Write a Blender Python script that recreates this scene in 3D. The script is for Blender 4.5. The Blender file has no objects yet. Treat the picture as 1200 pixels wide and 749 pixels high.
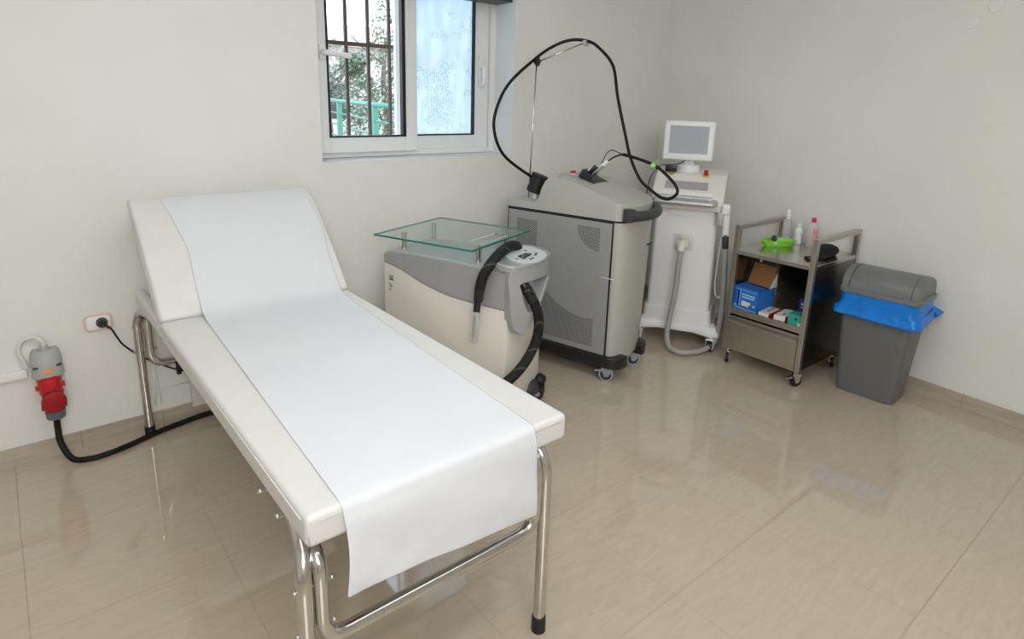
import bpy, bmesh, math, random
from mathutils import Vector, Matrix
random.seed(7)
S = bpy.context.scene
COL = S.collection
PI = math.pi

# ------------------------------------------------------------------ materials
def new_mat(name):
    m = bpy.data.materials.new(name); m.use_nodes = True
    nt = m.node_tree; nt.nodes.clear()
    out = nt.nodes.new('ShaderNodeOutputMaterial')
    return m, nt, out

def pmat(name, col, rough=0.5, metal=0.0, bump=0.0, bscale=40, var=0.0, vscale=5, coat=0.0, trans=0.0, ior=1.45, spec=0.5, detail=4, emis=None, estr=0, stretch=None, sss=0, sheen=0):
    m, nt, out = new_mat(name)
    b = nt.nodes.new('ShaderNodeBsdfPrincipled')
    nt.links.new(b.outputs[0], out.inputs[0])
    c = (*col, 1)
    b.inputs['Base Color'].default_value = c
    b.inputs['Roughness'].default_value = rough
    b.inputs['Metallic'].default_value = metal
    b.inputs['IOR'].default_value = ior
    b.inputs['Specular IOR Level'].default_value = spec
    b.inputs['Coat Weight'].default_value = coat
    b.inputs['Coat Roughness'].default_value = 0.08
    b.inputs['Transmission Weight'].default_value = trans
    if sheen: b.inputs['Sheen Weight'].default_value = sheen
    if emis:
        b.inputs['Emission Color'].default_value = (*emis, 1); b.inputs['Emission Strength'].default_value = estr
    tc = nt.nodes.new('ShaderNodeTexCoord')
    vec = tc.outputs['Object']
    if stretch:
        mp = nt.nodes.new('ShaderNodeMapping'); mp.inputs['Scale'].default_value = stretch
        nt.links.new(vec, mp.inputs[0]); vec = mp.outputs[0]
    # a little variation in every material
    n = nt.nodes.new('ShaderNodeTexNoise'); n.inputs['Scale'].default_value = vscale; n.inputs['Detail'].default_value = detail
    nt.links.new(vec, n.inputs['Vector'])
    v = max(var, 0.015)
    mr = nt.nodes.new('ShaderNodeMapRange')
    mr.inputs['From Min'].default_value = .3; mr.inputs['From Max'].default_value = .7
    mr.inputs['To Min'].default_value = 1 - v; mr.inputs['To Max'].default_value = 1 + v
    nt.links.new(n.outputs['Fac'], mr.inputs['Value'])
    mx = nt.nodes.new('ShaderNodeVectorMath'); mx.operation = 'SCALE'
    mx.inputs[0].default_value = col
    nt.links.new(mr.outputs[0], mx.inputs['Scale']); nt.links.new(mx.outputs[0], b.inputs['Base Color'])
    if bump:
        n2 = nt.nodes.new('ShaderNodeTexNoise'); n2.inputs['Scale'].default_value = bscale; n2.inputs['Detail'].default_value = 3
        nt.links.new(vec, n2.inputs['Vector'])
        bp = nt.nodes.new('ShaderNodeBump'); bp.inputs['Strength'].default_value = bump; bp.inputs['Distance'].default_value = 0.01
        nt.links.new(n2.outputs['Fac'], bp.inputs['Height']); nt.links.new(bp.outputs[0], b.inputs['Normal'])
    return m

class NX:
    """tiny node-expression helper"""
    def __init__(s, nt): s.nt = nt
    def m(s, op, a, b=None, c=None):
        n = s.nt.nodes.new('ShaderNodeMath'); n.operation = op
        for i, v in enumerate((a, b, c)):
            if v is None: continue
            if isinstance(v, (int, float)): n.inputs[i].default_value = v
            else: s.nt.links.new(v, n.inputs[i])
        return n.outputs[0]
    def mix(s, f, a, b):
        n = s.nt.nodes.new('ShaderNodeMix'); n.data_type = 'RGBA'
        if isinstance(f, (int, float)): n.inputs[0].default_value = f
        else: s.nt.links.new(f, n.inputs[0])
        for i, v in ((6, a), (7, b)):
            if isinstance(v, tuple): n.inputs[i].default_value = (*v, 1)
            else: s.nt.links.new(v, n.inputs[i])
        return n.outputs[2]
    def noise(s, vec, scale, detail=4, rough=.5, dist=0):
        n = s.nt.nodes.new('ShaderNodeTexNoise'); n.inputs['Scale'].default_value = scale
        n.inputs['Detail'].default_value = detail; n.inputs['Roughness'].default_value = rough; n.inputs['Distortion'].default_value = dist
        s.nt.links.new(vec, n.inputs['Vector']); return n.outputs['Fac']
    def mapping(s, vec, scale=(1,1,1), rot=(0,0,0), loc=(0,0,0)):
        n = s.nt.nodes.new('ShaderNodeMapping'); n.inputs['Scale'].default_value = scale
        n.inputs['Rotation'].default_value = rot; n.inputs['Location'].default_value = loc
        s.nt.links.new(vec, n.inputs[0]); return n.outputs[0]
    def rng(s, v, a, b, c, d):
        n = s.nt.nodes.new('ShaderNodeMapRange')
        for k, x in (('From Min', a), ('From Max', b), ('To Min', c), ('To Max', d)): n.inputs[k].default_value = x
        s.nt.links.new(v, n.inputs['Value']); return n.outputs[0]

def floor_mat():
    m, nt, out = new_mat('floor_tiles'); x = NX(nt)
    b = nt.nodes.new('ShaderNodeBsdfPrincipled'); nt.links.new(b.outputs[0], out.inputs[0])
    tc = nt.nodes.new('ShaderNodeTexCoord'); sp = nt.nodes.new('ShaderNodeSeparateXYZ'); nt.links.new(tc.outputs['Object'], sp.inputs[0])
    def line(co, off, per):
        a = x.m('DIVIDE', x.m('SUBTRACT', co, off), per)
        f = x.m('ABSOLUTE', x.m('SUBTRACT', x.m('FRACT', x.m('ADD', a, 100.5)), .5))
        return x.m('LESS_THAN', x.m('MULTIPLY', f, per), .0016), x.m('FLOOR', x.m('ADD', a, 100.0))
    lx, cx = line(sp.outputs[0], -1.4617, .5575)
    ly, cy = line(sp.outputs[1], -.5765, .54)
    g = x.m('MAXIMUM', lx, ly)
    tone = nt.nodes.new('ShaderNodeTexWhiteNoise'); tone.noise_dimensions = '2D'
    cb = nt.nodes.new('ShaderNodeCombineXYZ'); nt.links.new(cx, cb.inputs[0]); nt.links.new(cy, cb.inputs[1]); nt.links.new(cb.outputs[0], tone.inputs['Vector'])
    vein = x.noise(x.mapping(tc.outputs['Object'], (2.6, 13, 1), (0, 0, .22)), 3.4, 8, .62, .5)
    fine = x.noise(x.mapping(tc.outputs['Object'], (12, 60, 1), (0, 0, .28)), 3, 3, .6)
    c = x.mix(x.rng(vein, .3, .72, 0, 1), (.50, .418, .318), (.570, .488, .382))
    c = x.mix(x.rng(fine, .35, .7, 0, .22), c, (.60, .53, .425))
    c = x.mix(x.rng(tone.outputs[0], 0, 1, 0, .12), c, (.49, .41, .31))
    c = x.mix(x.m('MULTIPLY', g, .5), c, (.22, .18, .14))
    nt.links.new(c, b.inputs['Base Color'])
    r = x.rng(x.noise(tc.outputs['Object'], 6, 5), .3, .7, .018, .05)
    nt.links.new(x.m('MAXIMUM', r, x.m('MULTIPLY', g, .6)), b.inputs['Roughness'])
    b.inputs['IOR'].default_value = 1.7; b.inputs['Specular IOR Level'].default_value = .5
    bp = nt.nodes.new('ShaderNodeBump'); bp.inputs['Strength'].default_value = .07; bp.inputs['Distance'].default_value = .002
    h = x.m('SUBTRACT', x.m('MULTIPLY', x.noise(tc.outputs['Object'], 3.0, 2), .6), g)
    nt.links.new(h, bp.inputs['Height']); nt.links.new(bp.outputs[0], b.inputs['Normal'])
    return m

def skirting_mat():
    m, nt, out = new_mat('skirting_tile'); x = NX(nt)
    b = nt.nodes.new('ShaderNodeBsdfPrincipled'); nt.links.new(b.outputs[0], out.inputs[0])
    tc = nt.nodes.new('ShaderNodeTexCoord'); sp = nt.nodes.new('ShaderNodeSeparateXYZ'); nt.links.new(tc.outputs['Object'], sp.inputs[0])
    f = x.m('ABSOLUTE', x.m('SUBTRACT', x.m('FRACT', x.m('DIVIDE', x.m('ADD', sp.outputs[0], 100.2), .33)), .5))
    g = x.m('LESS_THAN', f, .004)
    vein = x.noise(x.mapping(tc.outputs['Object'], (2, 2, 14)), 2.2, 7, .6, .5)
    c = x.mix(x.rng(vein, .3, .7, 0, 1), (.40, .335, .26), (.54, .47, .38))
    c = x.mix(x.m('MULTIPLY', g, .7), c, (.16, .13, .1))
    nt.links.new(c, b.inputs['Base Color']); b.inputs['Roughness'].default_value = .3
    return m

def wall_mat():
    m, nt, out = new_mat('painted_plaster'); x = NX(nt)
    b = nt.nodes.new('ShaderNodeBsdfPrincipled'); nt.links.new(b.outputs[0], out.inputs[0])
    tc = nt.nodes.new('ShaderNodeTexCoord')
    n1 = x.noise(tc.outputs['Object'], 2.5, 6)
    c = x.mix(x.rng(n1, .35, .65, 0, 1), (.785, .785, .745), (.815, .815, .775))
    nt.links.new(c, b.inputs['Base Color']); b.inputs['Roughness'].default_value = .75; b.inputs['Specular IOR Level'].default_value = .25
    h = x.m('ADD', x.m('MULTIPLY', x.noise(tc.outputs['Object'], 9, 4), 1.0), x.m('MULTIPLY', x.noise(tc.outputs['Object'], 70, 3), .25))
    bp = nt.nodes.new('ShaderNodeBump'); bp.inputs['Strength'].default_value = .25; bp.inputs['Distance'].default_value = .01
    nt.links.new(h, bp.inputs['Height']); nt.links.new(bp.outputs[0], b.inputs['Normal'])
    return m

def glass_mat(name, tint=(1, 1, 1), ior=1.5, rough=0.0):
    # thin pane: see-through with a fresnel reflection
    m, nt, out = new_mat(name)
    t = nt.nodes.new('ShaderNodeBsdfTransparent'); t.inputs[0].default_value = (*tint, 1)
    g = nt.nodes.new('ShaderNodeBsdfGlossy'); g.inputs['Roughness'].default_value = rough
    f = nt.nodes.new('ShaderNodeFresnel'); f.inputs[0].default_value = ior
    mx = nt.nodes.new('ShaderNodeMixShader')
    ge = nt.nodes.new('ShaderNodeNewGeometry'); iv = nt.nodes.new('ShaderNodeMath'); iv.operation = 'SUBTRACT'; iv.inputs[0].default_value = 1
    nt.links.new(ge.outputs['Backfacing'], iv.inputs[1]); ml = nt.nodes.new('ShaderNodeMath'); ml.operation = 'MULTIPLY'
    nt.links.new(f.outputs[0], ml.inputs[0]); nt.links.new(iv.outputs[0], ml.inputs[1])
    nt.links.new(ml.outputs[0], mx.inputs[0]); nt.links.new(t.outputs[0], mx.inputs[1]); nt.links.new(g.outputs[0], mx.inputs[2]); nt.links.new(mx.outputs[0], out.inputs[0])
    return m

def frosted_mat():
    # pane with a worn bluish-white privacy film
    m, nt, out = new_mat('worn_frosted_film'); x = NX(nt)
    tc = nt.nodes.new('ShaderNodeTexCoord'); o = tc.outputs['Object']
    sp = nt.nodes.new('ShaderNodeSeparateXYZ'); nt.links.new(o, sp.inputs[0])
    blot = x.noise(o, 6, 3, .5)
    speck = x.noise(x.mapping(o, (1.2, 1, .8)), 95, 4, .65)
    lowmask = x.rng(x.m('ABSOLUTE', x.m('SUBTRACT', sp.outputs[2], 1.62)), .05, .26, 1, 0)       # wear in the lower middle of the pane
    lowmask = x.m('MULTIPLY', x.m('MAXIMUM', lowmask, 0), x.rng(x.m('ABSOLUTE', x.m('SUBTRACT', sp.outputs[0], -1.98)), .02, .16, 1, 0))
    wear = x.m('MULTIPLY', x.m('GREATER_THAN', speck, .51), x.m('GREATER_THAN', x.m('ADD', blot, x.m('MULTIPLY', lowmask, .24)), .60))
    streak = x.noise(x.mapping(o, (9, 1, 1.6)), 3, 4, .6)
    c = x.mix(x.rng(streak, .35, .68, 0, 1), (.73, .84, .93), (.87, .945, .98))
    tr = nt.nodes.new('ShaderNodeBsdfTranslucent'); nt.links.new(c, tr.inputs[0])
    df = nt.nodes.new('ShaderNodeBsdfDiffuse'); nt.links.new(c, df.inputs[0])
    m1 = nt.nodes.new('ShaderNodeMixShader'); m1.inputs[0].default_value = .28
    nt.links.new(tr.outputs[0], m1.inputs[1]); nt.links.new(df.outputs[0], m1.inputs[2])
    tp = nt.nodes.new('ShaderNodeBsdfTransparent'); tp.inputs[0].default_value = (.5, .58, .68, 1)
    m2 = nt.nodes.new('ShaderNodeMixShader')
    nt.links.new(x.m('MULTIPLY', wear, .42), m2.inputs[0]); nt.links.new(m1.outputs[0], m2.inputs[1]); nt.links.new(tp.outputs[0], m2.inputs[2])
    nt.links.new(m2.outputs[0], out.inputs[0])
    return m

def perforated_mat(base):
    # grey brushed panel with three punched fields; local y = along the panel, z = height
    m, nt, out = new_mat('perforated_grey_panel'); x = NX(nt)
    b = nt.nodes.new('ShaderNodeBsdfPrincipled'); nt.links.new(b.outputs[0], out.inputs[0])
    tc = nt.nodes.new('ShaderNodeTexCoord'); sp = nt.nodes.new('ShaderNodeSeparateXYZ'); nt.links.new(tc.outputs['Object'], sp.inputs[0])
    y, z = sp.outputs[1], sp.outputs[2]
    p = .0098
    u = x.m('DIVIDE', x.m('ADD', y, z), p * 1.414); v = x.m('DIVIDE', x.m('SUBTRACT', z, y), p * 1.414)
    fu = x.m('SUBTRACT', x.m('FRACT', x.m('ADD', u, 200)), .5); fv = x.m('SUBTRACT', x.m('FRACT', x.m('ADD', v, 200)), .5)
    dot = x.m('LESS_THAN', x.m('ADD', x.m('MULTIPLY', fu, fu), x.m('MULTIPLY', fv, fv)), .12)
    def rect(y0, y1, z0, z1):
        a = x.m('MULTIPLY', x.m('GREATER_THAN', y, y0), x.m('LESS_THAN', y, y1))
        c = x.m('MULTIPLY', x.m('GREATER_THAN', z, z0), x.m('LESS_THAN', z, z1))
        return x.m('MULTIPLY', a, c)
    def disc(cy, cz, r):
        dy = x.m('SUBTRACT', y, cy); dz = x.m('SUBTRACT', z, cz)
        return x.m('LESS_THAN', x.m('ADD', x.m('MULTIPLY', dy, dy), x.m('MULTIPLY', dz, dz)), r * r)
    a = rect(.50, .65, .68, .89)
    c = x.m('MULTIPLY', rect(.08, .225, .76, .905), disc(.085, .91, .142))
    d = x.m('SUBTRACT', y, .16); arc = x.m('ADD', .358, x.m('MULTIPLY', x.m('MULTIPLY', d, d), 1.65))
    e = x.m('MULTIPLY', rect(.09, .67, .19, .62), x.m('LESS_THAN', z, arc))
    mask = x.m('MULTIPLY', dot, x.m('MAXIMUM', x.m('MAXIMUM', a, c), e))
    n = x.noise(tc.outputs['Object'], 3, 4)
    col = x.mix(x.rng(n, .3, .7, 0, 1), tuple(k * .96 for k in base), tuple(k * 1.03 for k in base))
    nt.links.new(x.mix(mask, col, (.025, .026, .028)), b.inputs['Base Color'])
    b.inputs['Metallic'].default_value = .2
    nt.links.new(x.rng(mask, 0, 1, .42, .9), b.inputs['Roughness'])
    bp = nt.nodes.new('ShaderNodeBump'); bp.inputs['Strength'].default_value = .5; bp.inputs['Distance'].default_value = .002; bp.invert = True
    nt.links.new(mask, bp.inputs['Height']); nt.links.new(bp.outputs[0], b.inputs['Normal'])
    return m

def leaf_mat(name, a, b_):
    m, nt, out = new_mat(name); x = NX(nt)
    b = nt.nodes.new('ShaderNodeBsdfPrincipled'); nt.links.new(b.outputs[0], out.inputs[0])
    tc = nt.nodes.new('ShaderNodeTexCoord')
    nt.links.new(x.mix(x.rng(x.noise(tc.outputs['Object'], 3, 4), .35, .65, 0, 1), a, b_), b.inputs['Base Color'])
    b.inputs['Roughness'].default_value = .6
    return m

def roof_mat():
    m, nt, out = new_mat('clay_roof_tiles'); x = NX(nt)
    b = nt.nodes.new('ShaderNodeBsdfPrincipled'); nt.links.new(b.outputs[0], out.inputs[0])
    tc = nt.nodes.new('ShaderNodeTexCoord'); w = nt.nodes.new('ShaderNodeTexWave'); w.inputs['Scale'].default_value = 1.6; w.inputs['Distortion'].default_value = 1
    nt.links.new(tc.outputs['Object'], w.inputs[0])
    nt.links.new(x.mix(w.outputs['Fac'], (.50, .34, .30), (.62, .46, .41)), b.inputs['Base Color']); b.inputs['Roughness'].default_value = .8
    return m

def gauze_hose_mat():
    # black woven sleeve with thin pale diagonal threads
    m, nt, out = new_mat('black_braided_sleeve'); x = NX(nt)
    b = nt.nodes.new('ShaderNodeBsdfPrincipled'); nt.links.new(b.outputs[0], out.inputs[0])
    tc = nt.nodes.new('ShaderNodeTexCoord'); w = nt.nodes.new('ShaderNodeTexWave'); w.inputs['Scale'].default_value = 4.2; w.inputs['Distortion'].default_value = .4
    w.bands_direction = 'DIAGONAL'; nt.links.new(tc.outputs['Object'], w.inputs[0])
    n = x.noise(tc.outputs['Object'], 400, 2)
    c = x.mix(x.m('GREATER_THAN', w.outputs['Fac'], .985), (.005, .005, .006), (.07, .067, .063))
    nt.links.new(c, b.inputs['Base Color']); b.inputs['Roughness'].default_value = .75
    bp = nt.nodes.new('ShaderNodeBump'); bp.inputs['Strength'].default_value = .4; bp.inputs['Distance'].default_value = .002
    nt.links.new(n, bp.inputs['Height']); nt.links.new(bp.outputs[0], b.inputs['Normal'])
    return m

def corrugated_mat(name, col):
    m, nt, out = new_mat(name); x = NX(nt)
    b = nt.nodes.new('ShaderNodeBsdfPrincipled'); nt.links.new(b.outputs[0], out.inputs[0])
    tc = nt.nodes.new('ShaderNodeTexCoord'); w = nt.nodes.new('ShaderNodeTexWave'); w.inputs['Scale'].default_value = 45; w.bands_direction = 'Z'
    nt.links.new(tc.outputs['Object'], w.inputs[0]); b.inputs['Base Color'].default_value = (*col, 1); b.inputs['Roughness'].default_value = .45
    bp = nt.nodes.new('ShaderNodeBump'); bp.inputs['Strength'].default_value = .6; bp.inputs['Distance'].default_value = .002
    nt.links.new(w.outputs['Fac'], bp.inputs['Height']); nt.links.new(bp.outputs[0], b.inputs['Normal'])
    return m

M = {}
M['wall'] = wall_mat(); M['floor'] = floor_mat(); M['skirt'] = skirting_mat()
M['ceil'] = pmat('ceiling_paint', (.82, .82, .80), .8, bump=.1)
M['reveal'] = pmat('reveal_paint', (.80, .81, .82), .7, bump=.15, bscale=20)
M['pvc'] = pmat('window_pvc', (.82, .835, .84), .32)
M['gasket'] = pmat('rubber_gasket', (.012, .013, .016), .5)
M['glass'] = glass_mat('window_glass', (.97, .99, .99))
M['frost'] = frosted_mat()
M['iron'] = pmat('rusty_brown_iron', (.075, .048, .042), .6, bump=.3)
M['railgreen'] = pmat('green_painted_rail', (.055, .23, .18), .45)
M['trunk'] = pmat('tree_bark', (.16, .13, .11), .9, bump=.6)
M['leafA'] = leaf_mat('grey_green_leaves', (.16, .19, .17), (.34, .37, .33))
M['leafB'] = leaf_mat('green_leaves', (.09, .13, .09), (.24, .30, .20))
M['pink'] = pmat('pink_render', (.62, .54, .53), .9, var=.05)
M['roof'] = roof_mat()
M['ground'] = pmat('outside_ground', (.35, .33, .28), .95, var=.2)
M['vinyl'] = pmat('white_vinyl', (.715, .71, .69), .42, bump=.22, bscale=28, var=.02, vscale=8)
M['paper'] = pmat('white_paper_sheet', (.715, .735, .77), .85, bump=.38, bscale=7, var=.012)
M['chrome'] = pmat('chromed_steel', (.62, .61, .59), .16, 1, var=.05, vscale=20)
M['steel'] = pmat('brushed_stainless', (.54, .515, .475), .34, 1, bump=.04, bscale=8, var=.05, vscale=4, stretch=(40, 40, 2))
M['steelshade'] = pmat('shade_darkened_steel', (.26, .245, .22), .24, 1, bump=.03, bscale=8, var=.05, vscale=4, stretch=(40, 40, 2))  # trolley panel steel, darkened: shade and dark reflections put into the colour
M['steelflat'] = pmat('stainless_top', (.58, .56, .52), .2, 1, var=.04)
M['black'] = pmat('black_rubber', (.013, .013, .014), .5)
M['blackp'] = pmat('black_plastic', (.02, .02, .022), .32)
M['dgrey'] = pmat('dark_grey_plastic', (.045, .048, .052), .42)
M['cream'] = pmat('cream_lacquer', (.76, .74, .665), .35)
M['zsilver'] = pmat('silver_grey_plastic', (.43, .44, .45), .4, .2, var=.02)
M['zsilver2'] = pmat('pale_silver_plastic', (.40, .42, .43), .3, .3)
M['lpanel'] = pmat('pale_control_panel', (.62, .68, .70), .3)
M['lcd'] = pmat('dark_lcd', (.05, .06, .075), .12)
M['lgrey'] = pmat('laser_beige_grey_lacquer', (.50, .50, .465), .38, .08, var=.01)
M['perf'] = perforated_mat((.375, .38, .385))
M['white'] = pmat('white_plastic', (.86, .87, .87), .33)
M['white2'] = pmat('warm_white_plastic', (.80, .785, .74), .35)
M['plate'] = pmat('dull_white_plate', (.70, .71, .70), .4)
M['silver'] = pmat('light_silver_trim', (.50, .50, .51), .35, .4)
M['screen'] = pmat('grey_screen', (.43, .46, .52), .08, coat=.5)
M['greyhose'] = corrugated_mat('grey_corrugated_hose', (.42, .42, .41))
M['braid'] = gauze_hose_mat()
M['red'] = pmat('red_plastic', (.55, .012, .02), .35)
M['redd'] = pmat('deep_red_plastic', (.33, .006, .012), .4)
M['yellow'] = pmat('yellow_label', (.75, .55, .08), .5)
M['gold'] = pmat('brass_key_ring', (.6, .45, .15), .35, .6)
M['lime'] = pmat('lime_green_plastic', (.26, .72, .06), .35)
M['limetie'] = pmat('bright_green_tie', (.30, .85, .25), .5)
M['blue'] = pmat('blue_carton', (.025, .19, .62), .45)
M['blued'] = pmat('deep_blue_carton', (.008, .03, .34), .45)
M['bluel'] = pmat('pale_blue_print', (.35, .62, .88), .5)
M['card'] = pmat('brown_cardboard', (.30, .15, .06), .85, var=.08)
M['teal'] = pmat('teal_green_carton', (.04, .38, .28), .45)
M['cartonw'] = pmat('white_carton', (.78, .77, .74), .5)
M['bag'] = pmat('blue_plastic_bag', (.004, .24, .85), .28, bump=.9, bscale=22, trans=.12, var=.12, vscale=9)
M['binb'] = pmat('grey_bin_plastic', (.15, .15, .147), .42, bump=.25, bscale=260)
M['binl'] = pmat('grey_lid_plastic', (.18, .186, .19), .36, bump=.15, bscale=260)
M['pet'] = pmat('clear_bottle_plastic', (.86, .88, .89), .12, trans=.65, ior=1.2)
M['petp'] = pmat('pink_liquid_bottle', (.95, .86, .88), .12, trans=.5, ior=1.2)
M['pinkp'] = pmat('magenta_plastic', (.75, .02, .16), .4)
M['felt'] = pmat('black_fabric', (.008, .008, .009), .75, bump=.4, bscale=90)
M['peach'] = pmat('peach_plastic_frame', (.76, .55, .45), .5)
M['housing'] = pmat('grey_socket_housing', (.43, .44, .43), .45)
M['orange'] = pmat('orange_label', (.95, .35, .08), .5)
M['collar'] = pmat('slate_grey_collar', (.13, .15, .16), .5)
M['cable'] = pmat('black_cable_rubber', (.009, .009, .009), .5, var=.3, vscale=30, spec=.25)
M['cablew'] = pmat('white_cable', (.72, .72, .69), .5)
M['edge'] = pmat('green_glass_edge', (.01, .20, .16), .1)
M['gtop'] = glass_mat('glass_shelf_face', (.90, .965, .95), 1.5)
M['caster'] = pmat('grey_caster_metal', (.33, .36, .40), .4, .3)
M['tyre'] = pmat('grey_tyre', (.42, .42, .41), .6)
M['hub'] = pmat('dark_blue_hub', (.03, .035, .05), .5)
M['lamp'] = pmat('lamp_diffuser', (.9, .9, .9), .5, emis=(1, .97, .92), estr=6)

# ------------------------------------------------------------------ mesh helpers
def catmull(pts, sub=8, closed=False):
    P_ = [Vector(p) for p in pts]; n = len(P_)
    if n < 3: return P_
    out = []
    rng = range(n if closed else n - 1)
    for i in rng:
        p0 = P_[(i - 1) % n] if (closed or i > 0) else P_[0] * 2 - P_[1]
        p1 = P_[i]; p2 = P_[(i + 1) % n]
        p3 = P_[(i + 2) % n] if (closed or i < n - 2) else P_[-1] * 2 - P_[-2]
        for k in range(sub):
            t = k / sub
            out.append(.5 * ((2 * p1) + (-p0 + p2) * t + (2 * p0 - 5 * p1 + 4 * p2 - p3) * t * t + (-p0 + 3 * p1 - 3 * p2 + p3) * t ** 3))
    if not closed: out.append(P_[-1])
    return out

def fillet(pts, r, seg=6):
    """rounds the inner corners of a polyline"""
    P_ = [Vector(p) for p in pts]; out = [P_[0]]
    for i in range(1, len(P_) - 1):
        a, b, c = P_[i - 1], P_[i], P_[i + 1]
        d1 = (a - b).normalized(); d2 = (c - b).normalized()
        rr = min(r, (a - b).length * .49, (c - b).length * .49)
        s, e = b + d1 * rr, b + d2 * rr
        for k in range(seg + 1):
            t = k / seg
            out.append(s * (1 - t) ** 2 + b * 2 * t * (1 - t) + e * t * t)
    out.append(P_[-1]); return out

class MB:
    def __init__(s): s.bm = bmesh.new(); s.mats = []; s.cur = 0
    def mat(s, m):
        if m not in s.mats: s.mats.append(m)
        s.cur = s.mats.index(m); return s
    def _f(s, vs, sm=False):
        try:
            f = s.bm.faces.new(vs); f.material_index = s.cur; f.smooth = sm; return f
        except ValueError: return None
    def box(s, lo, hi, rot=None, piv=None, bev=0, seg=2):
        x0, y0, z0 = lo; x1, y1, z1 = hi
        t = bmesh.new()
        vs = [t.verts.new(p) for p in ((x0,y0,z0),(x1,y0,z0),(x1,y1,z0),(x0,y1,z0),(x0,y0,z1),(x1,y0,z1),(x1,y1,z1),(x0,y1,z1))]
        for q in ((3,2,1,0),(4,5,6,7),(0,1,5,4),(1,2,6,5),(2,3,7,6),(3,0,4,7)): t.faces.new([vs[i] for i in q])
        if bev: bmesh.ops.bevel(t, geom=list(t.edges), offset=bev, segments=seg, affect='EDGES', profile=.5)
        if rot is not None:
            mt = rot if isinstance(rot, Matrix) else Matrix.Rotation(rot, 3, 'Z')
            bmesh.ops.rotate(t, verts=t.verts, cent=piv or ((x0+x1)/2, (y0+y1)/2, (z0+z1)/2), matrix=mt)
        s.merge(t, bool(bev)); return s
    def merge(s, t, sm=False):
        mp = {v: s.bm.verts.new(v.co) for v in t.verts}
        for f in t.faces: s._f([mp[v] for v in f.verts], sm)
        t.free()
    def cyl(s, p0, p1, r0, r1=None, seg=20, cap=True, sm=True):
        p0, p1 = Vector(p0), Vector(p1); r1 = r0 if r1 is None else r1
        d = (p1 - p0).normalized(); up = Vector((0, 0, 1)) if abs(d.z) < .9 else Vector((1, 0, 0))
        a = d.cross(up).normalized(); b = d.cross(a)
        R0 = [s.bm.verts.new(p0 + (a * math.cos(2*PI*k/seg) + b * math.sin(2*PI*k/seg)) * r0) for k in range(seg)]
        R1 = [s.bm.verts.new(p1 + (a * math.cos(2*PI*k/seg) + b * math.sin(2*PI*k/seg)) * r1) for k in range(seg)]
        for k in range(seg): s._f([R0[k], R0[(k+1)%seg], R1[(k+1)%seg], R1[k]], sm)
        if cap: s._f(R0[::-1]); s._f(R1)
        return s
    def tube(s, pts, r, seg=12, closed=False, cap=True, flat=1.0):
        P_ = [Vector(p) for p in pts]; n = len(P_)
        rr = r if isinstance(r, (list, tuple)) else [r] * n
        if len(rr) != n: rr = [rr[0] + (rr[-1] - rr[0]) * i / (n - 1) for i in range(n)]
        rings = []; a = None
        for i in range(n):
            if closed: d = (P_[(i+1)%n] - P_[i-1]).normalized()
            else: d = (P_[min(i+1, n-1)] - P_[max(i-1, 0)]).normalized()
            if a is None:
                up = Vector((0, 0, 1)) if abs(d.z) < .9 else Vector((1, 0, 0)); a = d.cross(up).normalized()
            else: a = (a - d * a.dot(d)).normalized()
            b = d.cross(a)
            rings.append([s.bm.verts.new(P_[i] + (a * math.cos(2*PI*k/seg) + b * math.sin(2*PI*k/seg) * flat) * rr[i]) for k in range(seg)])
        for i in range(n if closed else n - 1):
            A, B_ = rings[i], rings[(i+1) % n]
            for k in range(seg): s._f([A[k], A[(k+1)%seg], B_[(k+1)%seg], B_[k]], True)
        if cap and not closed: s._f(rings[0][::-1]); s._f(rings[-1])
        return s
    def lathe(s, prof, c=(0,0,0), seg=28, sx=1, sy=1, cap=True):
        rings = [[s.bm.verts.new((c[0]+r*sx*math.cos(2*PI*k/seg), c[1]+r*sy*math.sin(2*PI*k/seg), c[2]+h)) for k in range(seg)] for r, h in prof]
        for A, B_ in zip(rings, rings[1:]):
            for k in range(seg): s._f([A[k], A[(k+1)%seg], B_[(k+1)%seg], B_[k]], True)
        if cap: s._f(rings[0][::-1]); s._f(rings[-1])
        return s
    def prism(s, poly, ax, d0, d1, bev=0, seg=2, sm=False):
        """2-D outline extruded along axis ax (0,1,2) from d0 to d1"""
        def P3(p, d):
            return {0: (d, p[0], p[1]), 1: (p[0], d, p[1]), 2: (p[0], p[1], d)}[ax]
        t = bmesh.new()
        A = [t.verts.new(P3(p, d0)) for p in poly]; B_ = [t.verts.new(P3(p, d1)) for p in poly]; n = len(poly)
        t.faces.new(A[::-1]); t.faces.new(B_)
        for k in range(n): t.faces.new([A[k], A[(k+1)%n], B_[(k+1)%n], B_[k]])
        bmesh.ops.recalc_face_normals(t, faces=t.faces)
        if bev: bmesh.ops.bevel(t, geom=list(t.edges), offset=bev, segments=seg, affect='EDGES', profile=.5, clamp_overlap=True)
        s.merge(t, sm or bool(bev)); return s
    def loft(s, rings, cap=True, sm=True, closed=True):
        R_ = [[s.bm.verts.new(p) for p in r] for r in rings]
        for A, B_ in zip(R_, R_[1:]):
            n = len(A)
            for k in range(n if closed else n - 1): s._f([A[k], A[(k+1)%n], B_[(k+1)%n], B_[k]], sm)
        if cap: s._f(R_[0][::-1]); s._f(R_[-1])
        return s
    def quad(s, a, b, c, d): s._f([s.bm.verts.new(p) for p in (a, b, c, d)]); return s
    def ball(s, c, r, sx=1, sy=1, sz=1, seg=16):
        prof = []
        t = bmesh.new(); bmesh.ops.create_uvsphere(t, u_segments=seg, v_segments=seg//2+2, radius=r)
        for v in t.verts: v.co = Vector((v.co.x*sx+c[0], v.co.y*sy+c[1], v.co.z*sz+c[2]))
        s.merge(t, True); return s
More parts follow.
